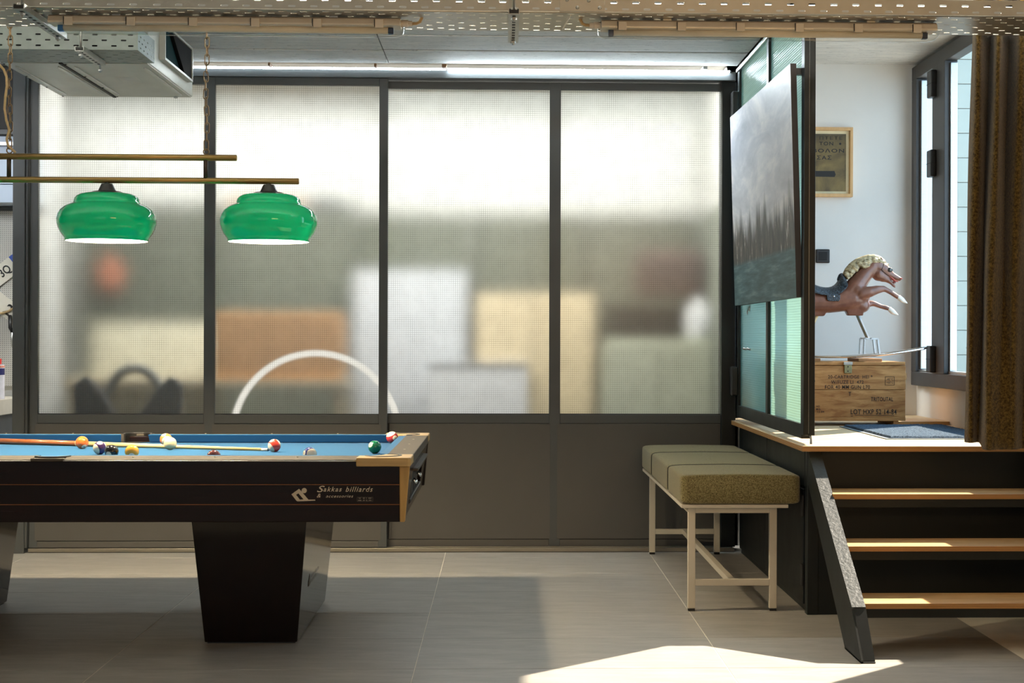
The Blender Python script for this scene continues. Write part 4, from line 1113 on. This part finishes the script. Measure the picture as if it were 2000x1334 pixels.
# mane in thick curls
t = NT('cream_mane'); n = t.noise(t.coords((14, 14, 40), (0, .9, 0)), 3, 4, .6, 1.0)
m_mane = t.done(t.bsdf(t.mix(t.ramp(n, (.36, 0.0), (.60, 1.0)), S(88, 74, 48), S(200, 183, 142)), .5, normal=t.bump(n, .5, .004)))
b = B()
capsule_chain(b, hc([(418, 430, 0, 30), (450, 385, 0, 40), (490, 342, 0, 42), (540, 306, 0, 42), (595, 284, 0, 42), (650, 268, 0, 42), (700, 264, 0, 40), (750, 276, 0, 36), (790, 296, 0, 24), (812, 318, 0, 15), (838, 326, 0, 9), (846, 316, 0, 5)]))
for sd in (-1, 1):
    for (x, y, r) in ((425, 425, 26), (440, 452, 20), (470, 400, 34), (462, 432, 20), (510, 355, 36), (520, 378, 22), (560, 325, 36), (600, 318, 36), (590, 342, 24), (640, 305, 36), (662, 346, 34), (640, 340, 22), (700, 290, 34), (745, 292, 28), (780, 305, 20)):
        b.sph(H(x, y, sd*(36 + random.uniform(-2, 6))), r*s*1.05, (1, .75, .9), 12, 8)
    capsule_chain(b, hc([(430, 440, sd*44, 18), (436, 466, sd*50, 10)]))
    capsule_chain(b, hc([(600, 300, sd*44, 20), (570, 340, sd*50, 16), (600, 356, sd*54, 14), (636, 340, sd*56, 14)]))
skin('mane', b, .0036, m_mane, rh, 2)
b = B(); capsule_chain(b, hc([(-290, 570, 0, 30), (-350, 560, 0, 42), (-420, 610, 0, 44), (-460, 700, 0, 34), (-450, 770, 0, 14)])); skin('tail', b, .006, m_mane, rh, 3)
# hooves
m_hoof = M('white_hoof', S(226, 226, 220), .35, var=.05)
for pts in ([(925, 645, -80, 24), (955, 668, -80, 26), (985, 688, -80, 15), (1008, 700, -80, 5)], [(874, 755, 78, 24), (905, 782, 78, 26), (938, 803, 78, 15), (962, 814, 78, 5)],
            [(-488, 728, -72, 24), (-510, 765, -72, 22), (-520, 785, -72, 8)], [(-488, 754, 72, 24), (-510, 791, 72, 22), (-520, 811, 72, 8)]):
    b = B(); capsule_chain(b, hc(pts)); skin('hoof', b, .004, m_hoof, rh, 2)
# face
m_eyed = M('dark_eye_surround', S(30, 34, 36), .4)
for sd in (-1, 1):
    e_ = B().sph(H(845, 378, sd*45), 23*s, (1.25, .45, 1), 16, 10).build('eye_surround', m_eyed, ho, smooth=True)
    B().sph(H(850, 378, sd*53), 9*s, (1, .6, 1), 12, 8).build('eye', M('eye_white', S(120, 132, 136), .1), e_, smooth=True)
    B().sph(H(962, 460, sd*27), 9*s, (1.2, .5, .9), 10, 8).build('nostril', M('red_nostril', S(150, 56, 46), .4), ho, smooth=True)
    B().tube([H(838, 434, sd*33), H(870, 456, sd*30), H(900, 478, sd*24), H(935, 490, sd*18)], [4*s, 8*s, 8*s, 4*s], 8).build('lip', M('red_mouth', S(156, 70, 58), .4), ho, smooth=True)
    B().tube([H(790, 318, sd*56), H(760, 380, sd*64), H(840, 440, sd*40)], 4*s, 6).build('bridle_strap', M('dark_bridle', S(70, 48, 38), .5), ho, smooth=True)
B().sph(H(893, 498, 0), 15*s, (1.6, 1, .7), 10, 8).build('mouth', M('dark_red_mouth', S(110, 40, 34), .4), ho, smooth=True)
# saddle
prs = [(-60, 430, 470), (-30, 470, 560), (0, 500, 590), (60, 512, 602), (115, 525, 610), (170, 548, 625), (230, 556, 634), (290, 550, 634), (335, 515, 622), (362, 468, 606), (380, 418, 590), (395, 412, 575), (408, 440, 560), (424, 470, 530)]
b = B(); nsec = 18; rg = []
for (x, yt_, ylo) in prs:
    ring = []
    for k in range(nsec+1):
        a = -1.0 + 2.0*k/nsec
        wv = a*(112 if yt_ > 480 else 60 + 52*abs(a))
        drop = abs(a)**2.2
        ring.append(b.b.verts.new(H(x, yt_ + (ylo - yt_)*drop, wv)))
    rg.append(ring)
for A, C in zip(rg, rg[1:]):
    for k in range(nsec): b.b.faces.new((A[k], A[k+1], C[k+1], C[k]))
t = NT('tooled_blue_black_leather'); n = t.noise(t.coords(), 110, 3, .7)
m_sad = t.done(t.bsdf(t.mix(t.ramp(n, (.46, 0.0), (.66, 1.0)), S(24, 31, 37), S(66, 82, 94)), .35, normal=t.bump(n, .8, .004)))
sd_ = b.build('saddle', m_sad, rh, smooth=True, solid=.008, sub=1)
b = B(); capsule_chain(b, hc([(372, 470, 0, 34), (380, 440, 0, 30), (384, 424, 0, 18)])); skin('pommel', b, .004, m_sad, sd_, 2)
for sdn in (-1, 1):
    b = B().prism([(H(x, y)[0], H(x, y)[2]) for x, y in ((215, 625), (345, 620), (345, 668), (330, 686), (232, 684), (215, 668))], 'y', HY + sdn*112*s, HY + sdn*124*s)
    fl_ = b.build('stirrup_flap', m_sad, sd_, bevel=.003)
    B().sph(H(284, 638, sdn*125), 8*s, (1, .6, 1), 10, 8).build('flap_rivet', m_chrome, fl_, smooth=True)
# stand and rockers
B().tube([H(526, 780), H(645, 1045)], 20*s, 4).build('front_strut', m_alu, rh)
B().tube([H(165, 785), H(60, 1000)], 15*s, 8).build('rear_strut', m_cue, rh, smooth=True)
b = B()
for (x0, x1) in ((578, 600), (700, 738)):
    pass
br = B()
path = [(585, 1195), (592, 1042), (716, 1048), (734, 1190)]
for (p, q) in zip(path, path[1:]):
    d = Vector((q[0]-p[0], q[1]-p[1])).normalized(); nn = Vector((-d.y, d.x))*7
    br.hexa([H(p[0]-nn.x, p[1]-nn.y, -110), H(q[0]-nn.x, q[1]-nn.y, -110), H(q[0]-nn.x, q[1]-nn.y, -60), H(p[0]-nn.x, p[1]-nn.y, -60),
             H(p[0]+nn.x, p[1]+nn.y, -110), H(q[0]+nn.x, q[1]+nn.y, -110), H(q[0]+nn.x, q[1]+nn.y, -60), H(p[0]+nn.x, p[1]+nn.y, -60)])
    br.hexa([H(p[0]-nn.x, p[1]-nn.y, 60), H(q[0]-nn.x, q[1]-nn.y, 60), H(q[0]-nn.x, q[1]-nn.y, 110), H(p[0]-nn.x, p[1]-nn.y, 110),
             H(p[0]+nn.x, p[1]+nn.y, 60), H(q[0]+nn.x, q[1]+nn.y, 60), H(q[0]+nn.x, q[1]+nn.y, 110), H(p[0]+nn.x, p[1]+nn.y, 110)])
br.build('rocker_bracket', m_alu, rh)
B().tube([H(645, 1040, -110), H(645, 1040, 110)], 9*s, 10).build('cross_axle', m_alu, rh)
B().tube([H(60, 1000, -110), H(60, 1000, 110)], 9*s, 10).build('cross_axle', m_alu, rh)
for sd in (-1, 1):
    B().tube([H(60, 1000, sd*100), H(20, 1200, sd*110)], 9*s, 10).build('rear_post', m_alu, rh, smooth=True)
rk = []
def ry(x): return 1222 - ((x-290)**2)*1.08e-4
for sd in (-1, 1):
    pts = [H(x, ry(x), sd*(140 - max(0, abs(x-290)-600)*.12)) for x in range(-560, 1200, 40)] + [H(1212, ry(1212), sd*20)]
    B().tube(pts, 11*s, 10).build('rocker', m_chrome, rh, smooth=True)

# mat, ledge
t = NT('blue_grey_pile'); n = t.noise(t.coords(), 260, 3, .8)
m_mat = t.done(t.bsdf(t.mix(t.ramp(n, (.36, 0.0), (.64, 1.0)), S(34, 44, 54), S(104, 124, 144)), .95, spec=.1, normal=t.bump(n, 1.0, .006)))
mt = thing('door_mat', 'blue grey pile mat lying on the plywood landing', 'mat', (2.16, 8.0, .778))
B().prism([(1.862, 8.50), (1.862, 7.455), (2.42, 7.455), (2.46, 8.60), (2.2, 8.56)], 'z', .7785, .782).build('rubber_border', M('grey_rubber_border', S(110, 122, 130), .7), mt)
mp = B(); 
def matf(u, v):
    x = 1.885 + u*(.535 + .03*v); y = 7.478 + v*(1.02 + .06*u)
    return (x, y, .792 + random.uniform(-.0016, .0016) - (.008 if u in (0, 1) or v in (0, 1) else 0))
mp.grid(matf, 70, 110).build('pile', m_mat, mt, smooth=False)
lb = pbox(None, 'floor_ledge', m_ply, 2.235, 2.537, 8.70, 9.415, .778, .798, .002); tag(lb, 'low plywood ledge along the wall behind the mat', 'board')

# ------------------------------------------------------------------ curtain
m_cur = fabric('olive_boucle_curtain', S(48, 35, 9), S(108, 87, 42), 95)
top = [(1909, 7.06), (1911, 6.98), (1914, 6.91), (1921, 6.885), (1929, 6.895), (1936, 6.95), (1940, 7.03), (1946, 7.09), (1951, 7.04), (1954, 6.96), (1960, 6.885), (1969, 6.88), (1975, 6.95), (1979, 7.04), (1985, 7.09), (1990, 7.02), (1995, 6.93), (2005, 6.87), (2020, 6.89), (2032, 7.0), (2042, 7.07), (2056, 6.98), (2076, 6.89), (2096, 6.97), (2110, 7.06)]
bot = [(1893, 7.02), (1896, 6.985), (1900, 6.965), (1906, 6.965), (1911, 6.985), (1915, 7.0), (1919, 7.01), (1922, 7.0), (1925, 6.965), (1927, 6.92), (1931, 6.87), (1937, 6.845), (1944, 6.84), (1952, 6.85), (1960, 6.865), (1969, 6.875), (1978, 6.88), (1986, 6.875), (1993, 6.89), (2001, 6.93), (2010, 6.96), (2022, 6.93), (2040, 6.88), (2066, 6.92), (2090, 6.96)]
def spl(P, u):
    t_ = u*(len(P)-1); i = min(int(t_), len(P)-2); f = t_-i
    p0, p1, p2, p3 = P[max(i-1, 0)], P[i], P[i+1], P[min(i+2, len(P)-1)]
    c = lambda a, b, c_, d: .5*((2*b) + (-a+c_)*f + (2*a-5*b+4*c_-d)*f*f + (-a+3*b-3*c_+d)*f**3)
    return c(*[p[0] for p in (p0, p1, p2, p3)]), c(*[p[1] for p in (p0, p1, p2, p3)])
dep = lambda y, g: 6.27 + (y*.90 - 6.27)*g
TOP = [((a-982)*dep(y, 1.5)/3020, dep(y, 1.5)) for a, y in top]; BOT = [((a-982)*dep(y, 1)/3020, dep(y, 1)) for a, y in bot]
def curt(u, v):
    a, b_ = spl(TOP, u), spl(BOT, u); w_ = v**1.2
    y = b_[1]*(1-w_) + a[1]*w_; x = b_[0]*(1-w_) + a[0]*w_
    zb = .842 - .022*min(1, max(0, (u-.30)/.08))
    return (x + .004*math.sin(v*9+u*20), y, zb + (2.93-zb)*v)
cu_ = thing('curtain', 'heavy olive brown curtain hanging at the right edge of the landing', 'curtain', (2.2, 6.27, .82))
B().grid(curt, 140, 50).build('fabric', m_cur, cu_, smooth=True, solid=.006)
B().tube([(1.88, 6.27, 2.938), (2.53, 6.27, 2.938)], .012, 12).build('curtain_track', m_alu, cu_)

# ------------------------------------------------------------------ workshop beyond the left post
m_peg = None
t = NT('perforated_panel'); x, y, z = t.sep(t.coords())
def dot(v): return t.math('SUBTRACT', t.math('FRACT', t.math('DIVIDE', v, .0125)), .5)
d2 = t.math('ADD', t.math('POWER', dot(x), 2.0), t.math('POWER', dot(z), 2.0))
m_peg = t.done(t.bsdf(t.mix(t.math('LESS_THAN', d2, .045), S(206, 204, 196), S(92, 92, 90)), .5))
pgb = thing('pegboard', 'pale grey pegboard wall panel behind the workbench at far left', 'pegboard', (-3.3, 9.9, 1.0))
pbox(pgb, 'panel', m_peg, -4.2, -2.9, 9.90, 9.912, .95, 2.06)
pbox(pgb, 'top_edge', m_dark, -4.2, -2.9, 9.885, 9.915, 2.06, 2.085)
struct(pbox(None, 'wall_nook', m_white, -4.3, -2.80, 9.93, 9.99, 0, 2.95), 'wall carrying the pegboard at far left')
wc = thing('wall_cabinet', 'pale blue wall cabinet above the pegboard at far left', 'cabinet', (-3.3, 9.7, 2.09))
m_blue = M('pale_blue_laminate', S(168, 184, 204), .4, var=.04)
pbox(wc, 'carcass', m_blue, -4.2, -2.93, 9.65, 9.925, 2.09, 2.50)
pbox(wc, 'door', m_blue, -4.2, -2.935, 9.63, 9.648, 2.09, 2.20, .002)
pbox(wc, 'door', m_blue, -4.2, -2.935, 9.63, 9.648, 2.205, 2.43, .002)
pbox(wc, 'top_edge', m_galv, -4.2, -2.93, 9.60, 9.925, 2.44, 2.46)
bx_ = thing('black_box', 'plain black box on top of the pale blue cabinet', 'box', (-3.2, 9.7, 2.50))
pbox(bx_, 'housing', m_black, -3.6, -2.97, 9.62, 9.9, 2.50, 2.93, .01); pbox(bx_, 'box_face', m_blackr, -3.55, -3.0, 9.612, 9.622, 2.54, 2.89, .004)  # black block filling the dark area above the cabinet
wb = thing('workbench', 'grey topped workbench at the far left behind the post', 'workbench', (-3.4, 9.5, 0))
pbox(wb, 'worktop', M('grey_worktop', S(176, 172, 160), .5), -4.2, -3.022, 9.35, 9.925, .788, .885, .004)
pbox(wb, 'cabinet', m_dark, -4.2, -3.05, 9.42, 9.92, 0, .788)
sk = thing('canvas_sack', 'grey cloth sack under the worktop at far left', 'sack', (-3.13, 9.36, .55))
b = B(); b.box(-3.30, -3.03, 9.34, 9.415, 0.0, .735); b.build('sack', M('grey_canvas', S(150, 142, 128), .9, var=.2, vs=12, bump=.6, bs=30), sk, bevel=.02)
B().tube([(-3.30, 9.345, .735), (-3.2, 9.338, .748), (-3.10, 9.345, .738), (-3.035, 9.36, .745)], .008, 6).build('sack_hem', M('dark_hem', S(80, 74, 66), .9), sk)
def can(x, y, r, h, label, colr, capc):
    c_ = thing('can', label, 'can', (x, y, .885), 'cans on the workbench')
    B().lathe([(r*.97, .885), (r, .889), (r, .885+h*.78), (r*.95, .885+h*.83), (r*.95, .885+h*.86)], (x, y, 0), 24).build('body', M('printed_can', colr, .35, var=.08, vs=30), c_, smooth=False)
    B().lathe([(r+.0008, .885+h*.60), (r+.0008, .885+h*.76)], (x, y, 0), 24).build('label_band', M('navy_band', S(30, 36, 92), .4), c_)
    B().lathe([(r+.001, .885+h*.78), (r+.001, .885+h*.82), (r*.96, .885+h*.83)], (x, y, 0), 24).build('patterned_rim', M('red_rim', S(196, 130, 110), .5, var=.4, vs=80), c_)
    B().lathe([(r*.55, .885+h*.86), (r*.55, .885+h)], (x, y, 0), 20).build('cap', M('red_cap', capc, .4), c_)
can(-3.060, 9.48, .038, .245, 'white paint can with navy band and red cap behind the post', S(206, 206, 214), S(196, 44, 44))
can(-3.150, 9.52, .038, .215, 'shorter can at the left frame edge beside the white can', S(188, 170, 60), S(190, 40, 40))
# hanging things
def plate(label, cx_, cz_, ang, y, txts):
    p_ = thing('licence_plate', label, 'licence plate', (cx_, y, cz_))
    u = Vector((math.cos(ang), 0, math.sin(ang))); v = Vector((-math.sin(ang), 0, math.cos(ang))); c = Vector((cx_, y, cz_))
    b = B(); h_, w_ = .056, .26
    P = [c + u*a + v*b_ for a, b_ in ((-w_, -h_), (w_, -h_), (w_, h_), (-w_, h_))]
    vs_ = [b.b.verts.new(q) for q in P] + [b.b.verts.new(q + Vector((0, .002, 0))) for q in P]
    for q in ((0, 1, 2, 3), (7, 6, 5, 4), (0, 4, 5, 1), (1, 5, 6, 2), (2, 6, 7, 3), (3, 7, 4, 0)): b.b.faces.new([vs_[i] for i in q])
    b.build('plate', M('plate_white', S(222, 218, 204), .4), p_)
    for (tx, a, b_, ww, hh, col) in txts:
        o_ = c + u*a + v*b_ + Vector((0, -.0012, 0))
        text(tx, col, p_, o_, u, v, ww, hh, bold=.02)
    return p_, c, u, v
m_blu = M('plate_blue', S(36, 74, 168), .4)
p_, c, u, v = plate('white licence plate with blue band hanging tilted on the pegboard', -3.25, 1.60, math.radians(38), 9.888, [('3Q', .09, -.035, .075, .065, m_ink)])
b = B(); Q = [c + u*a + v*b_ + Vector((0, -.001, 0)) for a, b_ in ((.20, -.056), (.26, -.056), (.26, .056), (.20, .056))]; b.b.faces.new([b.b.verts.new(q) for q in Q]); b.build('blue_band', m_blu, p_, solid=.0006)
text('GR', M('plate_white_print', S(230, 230, 226), .5), p_, c + u*.208 + v*(-.04) + Vector((0, -.0016, 0)), u, v, .044, .030)
plate('white licence plate marked 2 tilted below the other plate', -3.19, 1.485, math.radians(-38), 9.884, [('2', .06, -.035, .045, .07, m_ink)])
hs = thing('hose_loop', 'beige hose loop hanging low on the pegboard', 'hose', (-3.2, 9.88, 1.45))
B().tube([(-3.19 + .17*math.cos(a), 9.876, 1.60 + .19*math.sin(a)) for a in [PI*1.02 + PI*.95*k/20 for k in range(21)]], .007, 8).build('hose', m_cord, hs, smooth=True)
tu = thing('white_tube', 'white tube standing against the pegboard beside the post', 'tube', (-3.055, 9.87, 1.66))
B().tube([(-3.06, 9.87, 1.67), (-3.055, 9.87, 2.00)], .012, 10).build('tube', M('white_plastic', S(232, 230, 226), .4), tu)
B().tube([(-3.06, 9.862, 1.86), (-3.045, 9.855, 1.855)], .013, 10).build('black_clip', m_black, tu)
tp = thing('brush', 'small black round brush on the pegboard next to the post', 'brush', (-3.06, 9.87, 1.50))
B().sph((-3.05, 9.835, 1.52), .035, (1, .7, 1.2), 14, 10).build('bristles', m_blackr, tp, smooth=True)
B().tube([(-3.05, 9.835, 1.55), (-3.045, 9.845, 1.64)], .006, 8).build('handle', m_oak, tp)
tl_ = thing('pliers', 'black handled pliers hanging above the white can', 'pliers', (-3.09, 9.87, 1.25))
B().tube([(-3.115, 9.872, 1.40), (-3.11, 9.868, 1.32), (-3.10, 9.87, 1.29)], [.010, .012, .007], 8).build('handle', m_black, tl_, smooth=True)
B().tube([(-3.085, 9.872, 1.42), (-3.082, 9.868, 1.33), (-3.10, 9.87, 1.29)], [.009, .011, .007], 8).build('handle', m_blackr, tl_, smooth=True)
B().tube([(-3.10, 9.87, 1.29), (-3.10, 9.87, 1.20)], [.010, .003], 8).build('jaw', m_galv, tl_, smooth=True)
# conduit along the post edge
pp = B().tube([(-3.00, 9.87, .89), (-3.00, 9.87, 2.08)], .010, 10).build('copper_pipe', M('copper_pipe', S(190, 140, 108), .4, .4), None, smooth=True); tag(pp, 'thin copper coloured pipe running up beside the post', 'pipe')

# ------------------------------------------------------------------ blurred workshop behind the glass
m_olive = M('olive_grey_cabinet', S(84, 88, 72), .6, var=.05, vs=2)
for i, (x0, x1, zt) in enumerate(((-2.95, -1.95, 2.20), (-1.93, -1.02, 2.16), (-1.0, -.22, 2.14), (-.20, .58, 2.14), (.60, 1.36, 2.14))):
    c_ = thing('storage_cabinet', ('leftmost', 'second from left', 'middle', 'second from right', 'rightmost')[i] + ' of the olive grey cabinets blurred behind the wired glass', 'cabinet', ((x0+x1)/2, 11.3, 0), 'olive grey cabinets behind the glass')
    pbox(c_, 'carcass', m_olive, x0, x1, 11.0, 11.6, 0, zt, .004)
    xm = (x0+x1)/2
    pbox(c_, 'door', m_olive, x0+.01, xm-.004, 10.985, 11.0, .05, zt-.03, .003)
    pbox(c_, 'door', m_olive, xm+.004, x1-.01, 10.985, 11.0, .05, zt-.03, .003)
    pbox(c_, 'handle', m_galv, xm-.03, xm-.015, 10.965, 10.985, 1.0, 1.15, .002)
def bwall(name, label, cat, parts, loc):
    c_ = thing(name, label, cat, loc)
    for (nm, m_, *bx) in parts: pbox(c_, nm, m_, *bx, .008)
    return c_
m_wapp = M('white_enamel', S(226, 228, 232), .35, var=.02)
m_wapp2 = M('dull_white_enamel', S(186, 190, 196), .4, var=.02)
m_cream = M('cream_laminate', S(194, 178, 146), .5, var=.04)
m_card = M('brown_cardboard', S(196, 146, 90), .75, var=.06)
bwall('refrigerator', 'tall white appliance blurred behind the middle panes', 'refrigerator', [('body', m_wapp2, -.995, -.24, 10.45, 10.95, .02, 1.715), ('door', m_wapp2, -.99, -.245, 10.42, 10.448, .06, 1.70), ('foot', m_black, -.97, -.26, 10.47, 10.9, 0, .02)], (-.6, 10.2, 0))
bwall('washing_machine', 'low white appliance blurred in front of the taller one', 'washing machine', [('body', m_wapp, -.475, .160, 10.0, 10.32, .02, 1.09), ('lid', m_wapp, -.48, .165, 9.99, 10.325, 1.09, 1.105), ('foot', m_black, -.46, .15, 10.02, 10.3, 0, .02)], (-.17, 9.65, 0))
bwall('cream_cabinet', 'cream cabinet blurred behind the mullion right of the white appliances', 'cabinet', [('carcass', m_cream, -.18, .61, 10.35, 10.8, 0, 1.56), ('door', m_cream, -.17, .20, 10.33, 10.348, .05, 1.55), ('door', m_cream, .21, .59, 10.33, 10.348, .05, 1.55)], (.2, 10.5, 0))
bwall('low_cabinet', 'pale grey green low cabinet blurred behind the right pane', 'cabinet', [('carcass', M('pale_sage', S(172, 176, 156), .6), .66, 1.36, 10.0, 10.34, 0, 1.26), ('door', M('pale_sage_door', S(176, 180, 160), .6), .67, 1.005, 9.98, 9.998, .05, 1.24), ('door', M('pale_sage_door_b', S(176, 180, 160), .6), 1.015, 1.35, 9.98, 9.998, .05, 1.24)], (1, 10.1, 0))
sf = bwall('bag_shelf', 'grey shelf carrying the dark bag behind the right pane', 'shelf', [('board', m_olive, .70, 1.371, 10.35, 10.96, 1.49, 1.52), ('bracket', m_olive, .76, .78, 10.7, 10.96, 1.38, 1.49), ('bracket', m_olive, 1.30, 1.32, 10.7, 10.96, 1.38, 1.49)], (1.1, 10.6, 1.52))
bg_ = thing('dark_bag', 'dark brown bag blurred behind the right pane', 'bag', (1.15, 10.6, 1.52))
B().box(.90, 1.37, 10.40, 10.8, 1.52, 1.86).build('bag', M('dark_brown_leather', S(58, 34, 24), .6, var=.2), bg_, bevel=.07, seg=4)
pbox(bg_, 'flap', M('dark_leather_flap', S(50, 30, 24), .6), .93, 1.35, 10.385, 10.41, 1.66, 1.80, .02)
wt = thing('white_container', 'white container blurred at the right edge of the last pane', 'container', (1.285, 10.15, 1.26))
B().lathe([(.085, 1.26), (.095, 1.28), (.095, 1.46), (.05, 1.50), (.03, 1.52)], (1.285, 10.15, 0), 24).build('container_body', m_wapp, wt, smooth=True)
B().lathe([(.034, 1.515), (.034, 1.54)], (1.285, 10.15, 0), 16).build('lid', m_wapp, wt)
tbx = thing('cardboard_box', 'tan cardboard box blurred behind the second pane', 'box', (-1.4, 10.0, 1.0))
pbox(tbx, 'box', m_card, -1.80, -1.02, 9.75, 10.2, 1.0, 1.42, .01)
tb_ = thing('work_table', 'cream work table blurred behind the left panes', 'table', (-1.9, 10, 0))
pbox(tb_, 'table_top', m_cream, -2.72, -1.0, 9.70, 10.4, .95, 1.0, .004)
for xx in (-2.70, -1.06):
    for yy_ in (9.74, 10.34): pbox(tb_, 'leg', m_cream, xx, xx+.04, yy_, yy_+.04, 0, .95)
bkb = pbox(None, 'board', M('cream_board', S(206, 202, 180), .6), -2.72, -1.84, 10.42, 10.45, 0, 1.36); tag(bkb, 'cream board standing behind the work table, blurred at left', 'board')
hl = thing('orange_helmet', 'orange round object blurred at the left edge of the first pane', 'helmet', (-2.72, 10.95, 1.7))
B().sph((-2.70, 10.86, 1.69), .10, (.8, .8, 1.25), 18, 12).build('shell', M('orange_plastic', S(196, 112, 76), .6), hl, smooth=True)
B().tube([(-2.70, 10.88, 1.80), (-2.70, 10.982, 1.83)], .008, 6).build('hanging_hook', m_galv, hl)
lbx = thing('plank_stack', 'tan plank lying on top of the left cabinets behind the glass', 'planks', (-1.9, 11.2, 2.16))
pbox(lbx, 'plank', m_card, -1.925, -1.40, 11.0, 11.3, 2.161, 2.20); pbox(lbx, 'plank', m_card, -1.91, -1.42, 11.0, 11.28, 2.20, 2.24)
dkb = thing('dark_case', 'dark grey case on top of the cabinets behind the second lamp shade', 'case', (-1.3, 11.2, 2.16))
pbox(dkb, 'case', m_dark, -1.38, -1.1, 11.0, 11.35, 2.16, 2.24, .01); pbox(dkb, 'case_lid', m_dark, -1.385, -1.095, 10.99, 11.36, 2.225, 2.245, .004)
hp = thing('white_hoop', 'large white hoop with added glow standing close behind the glass', 'hoop', (-1.12, 9.33, 0))
B().tube([(-1.12 + .495*math.cos(a), 9.33, .675 + .495*math.sin(a)) for a in [2*PI*k/64 for k in range(64)]], .019, 10, closed=True).build('ring', emit('ring_glow', (1.0, .95, .86), .95), hp, smooth=True)  # emission put in to brighten the hoop through the glass
pbox(hp, 'stand', m_wapp, -1.25, -.99, 9.28, 9.38, 0, .17, .01)
ch = thing('winged_chair', 'black winged chair blurred behind the lower left pane', 'chair', (-2.27, 9.5, 0))
m_blf = M('black_fabric', S(26, 26, 28), .8)
for sg in (-1, 1):
    b = B()
    xo = -2.26
    P2 = [(xo+sg*.05, .55), (xo+sg*.31, .50), (xo+sg*.33, .98), (xo+sg*.25, 1.03), (xo+sg*.17, .95), (xo+sg*.07, .80)]
    b.prism(P2, 'y', 9.42, 9.50).build('wing', m_blf, ch, bevel=.02)
b = B(); b.tube([(xo + .19*math.cos(a), 9.62, .80 + .27*math.sin(a)) for a in [PI*k/16 for k in range(17)]], .03, 8).build('back_rim', M('grey_fabric', S(90, 92, 90), .8), ch, smooth=True)
pbox(ch, 'seat', m_blf, -2.52, -2.0, 9.38, 9.9, .40, .55, .03)
for xx in (-2.5, -2.06):
    for yy_ in (9.42, 9.84): pbox(ch, 'leg', m_black, xx, xx+.03, yy_, yy_+.03, 0, .40)
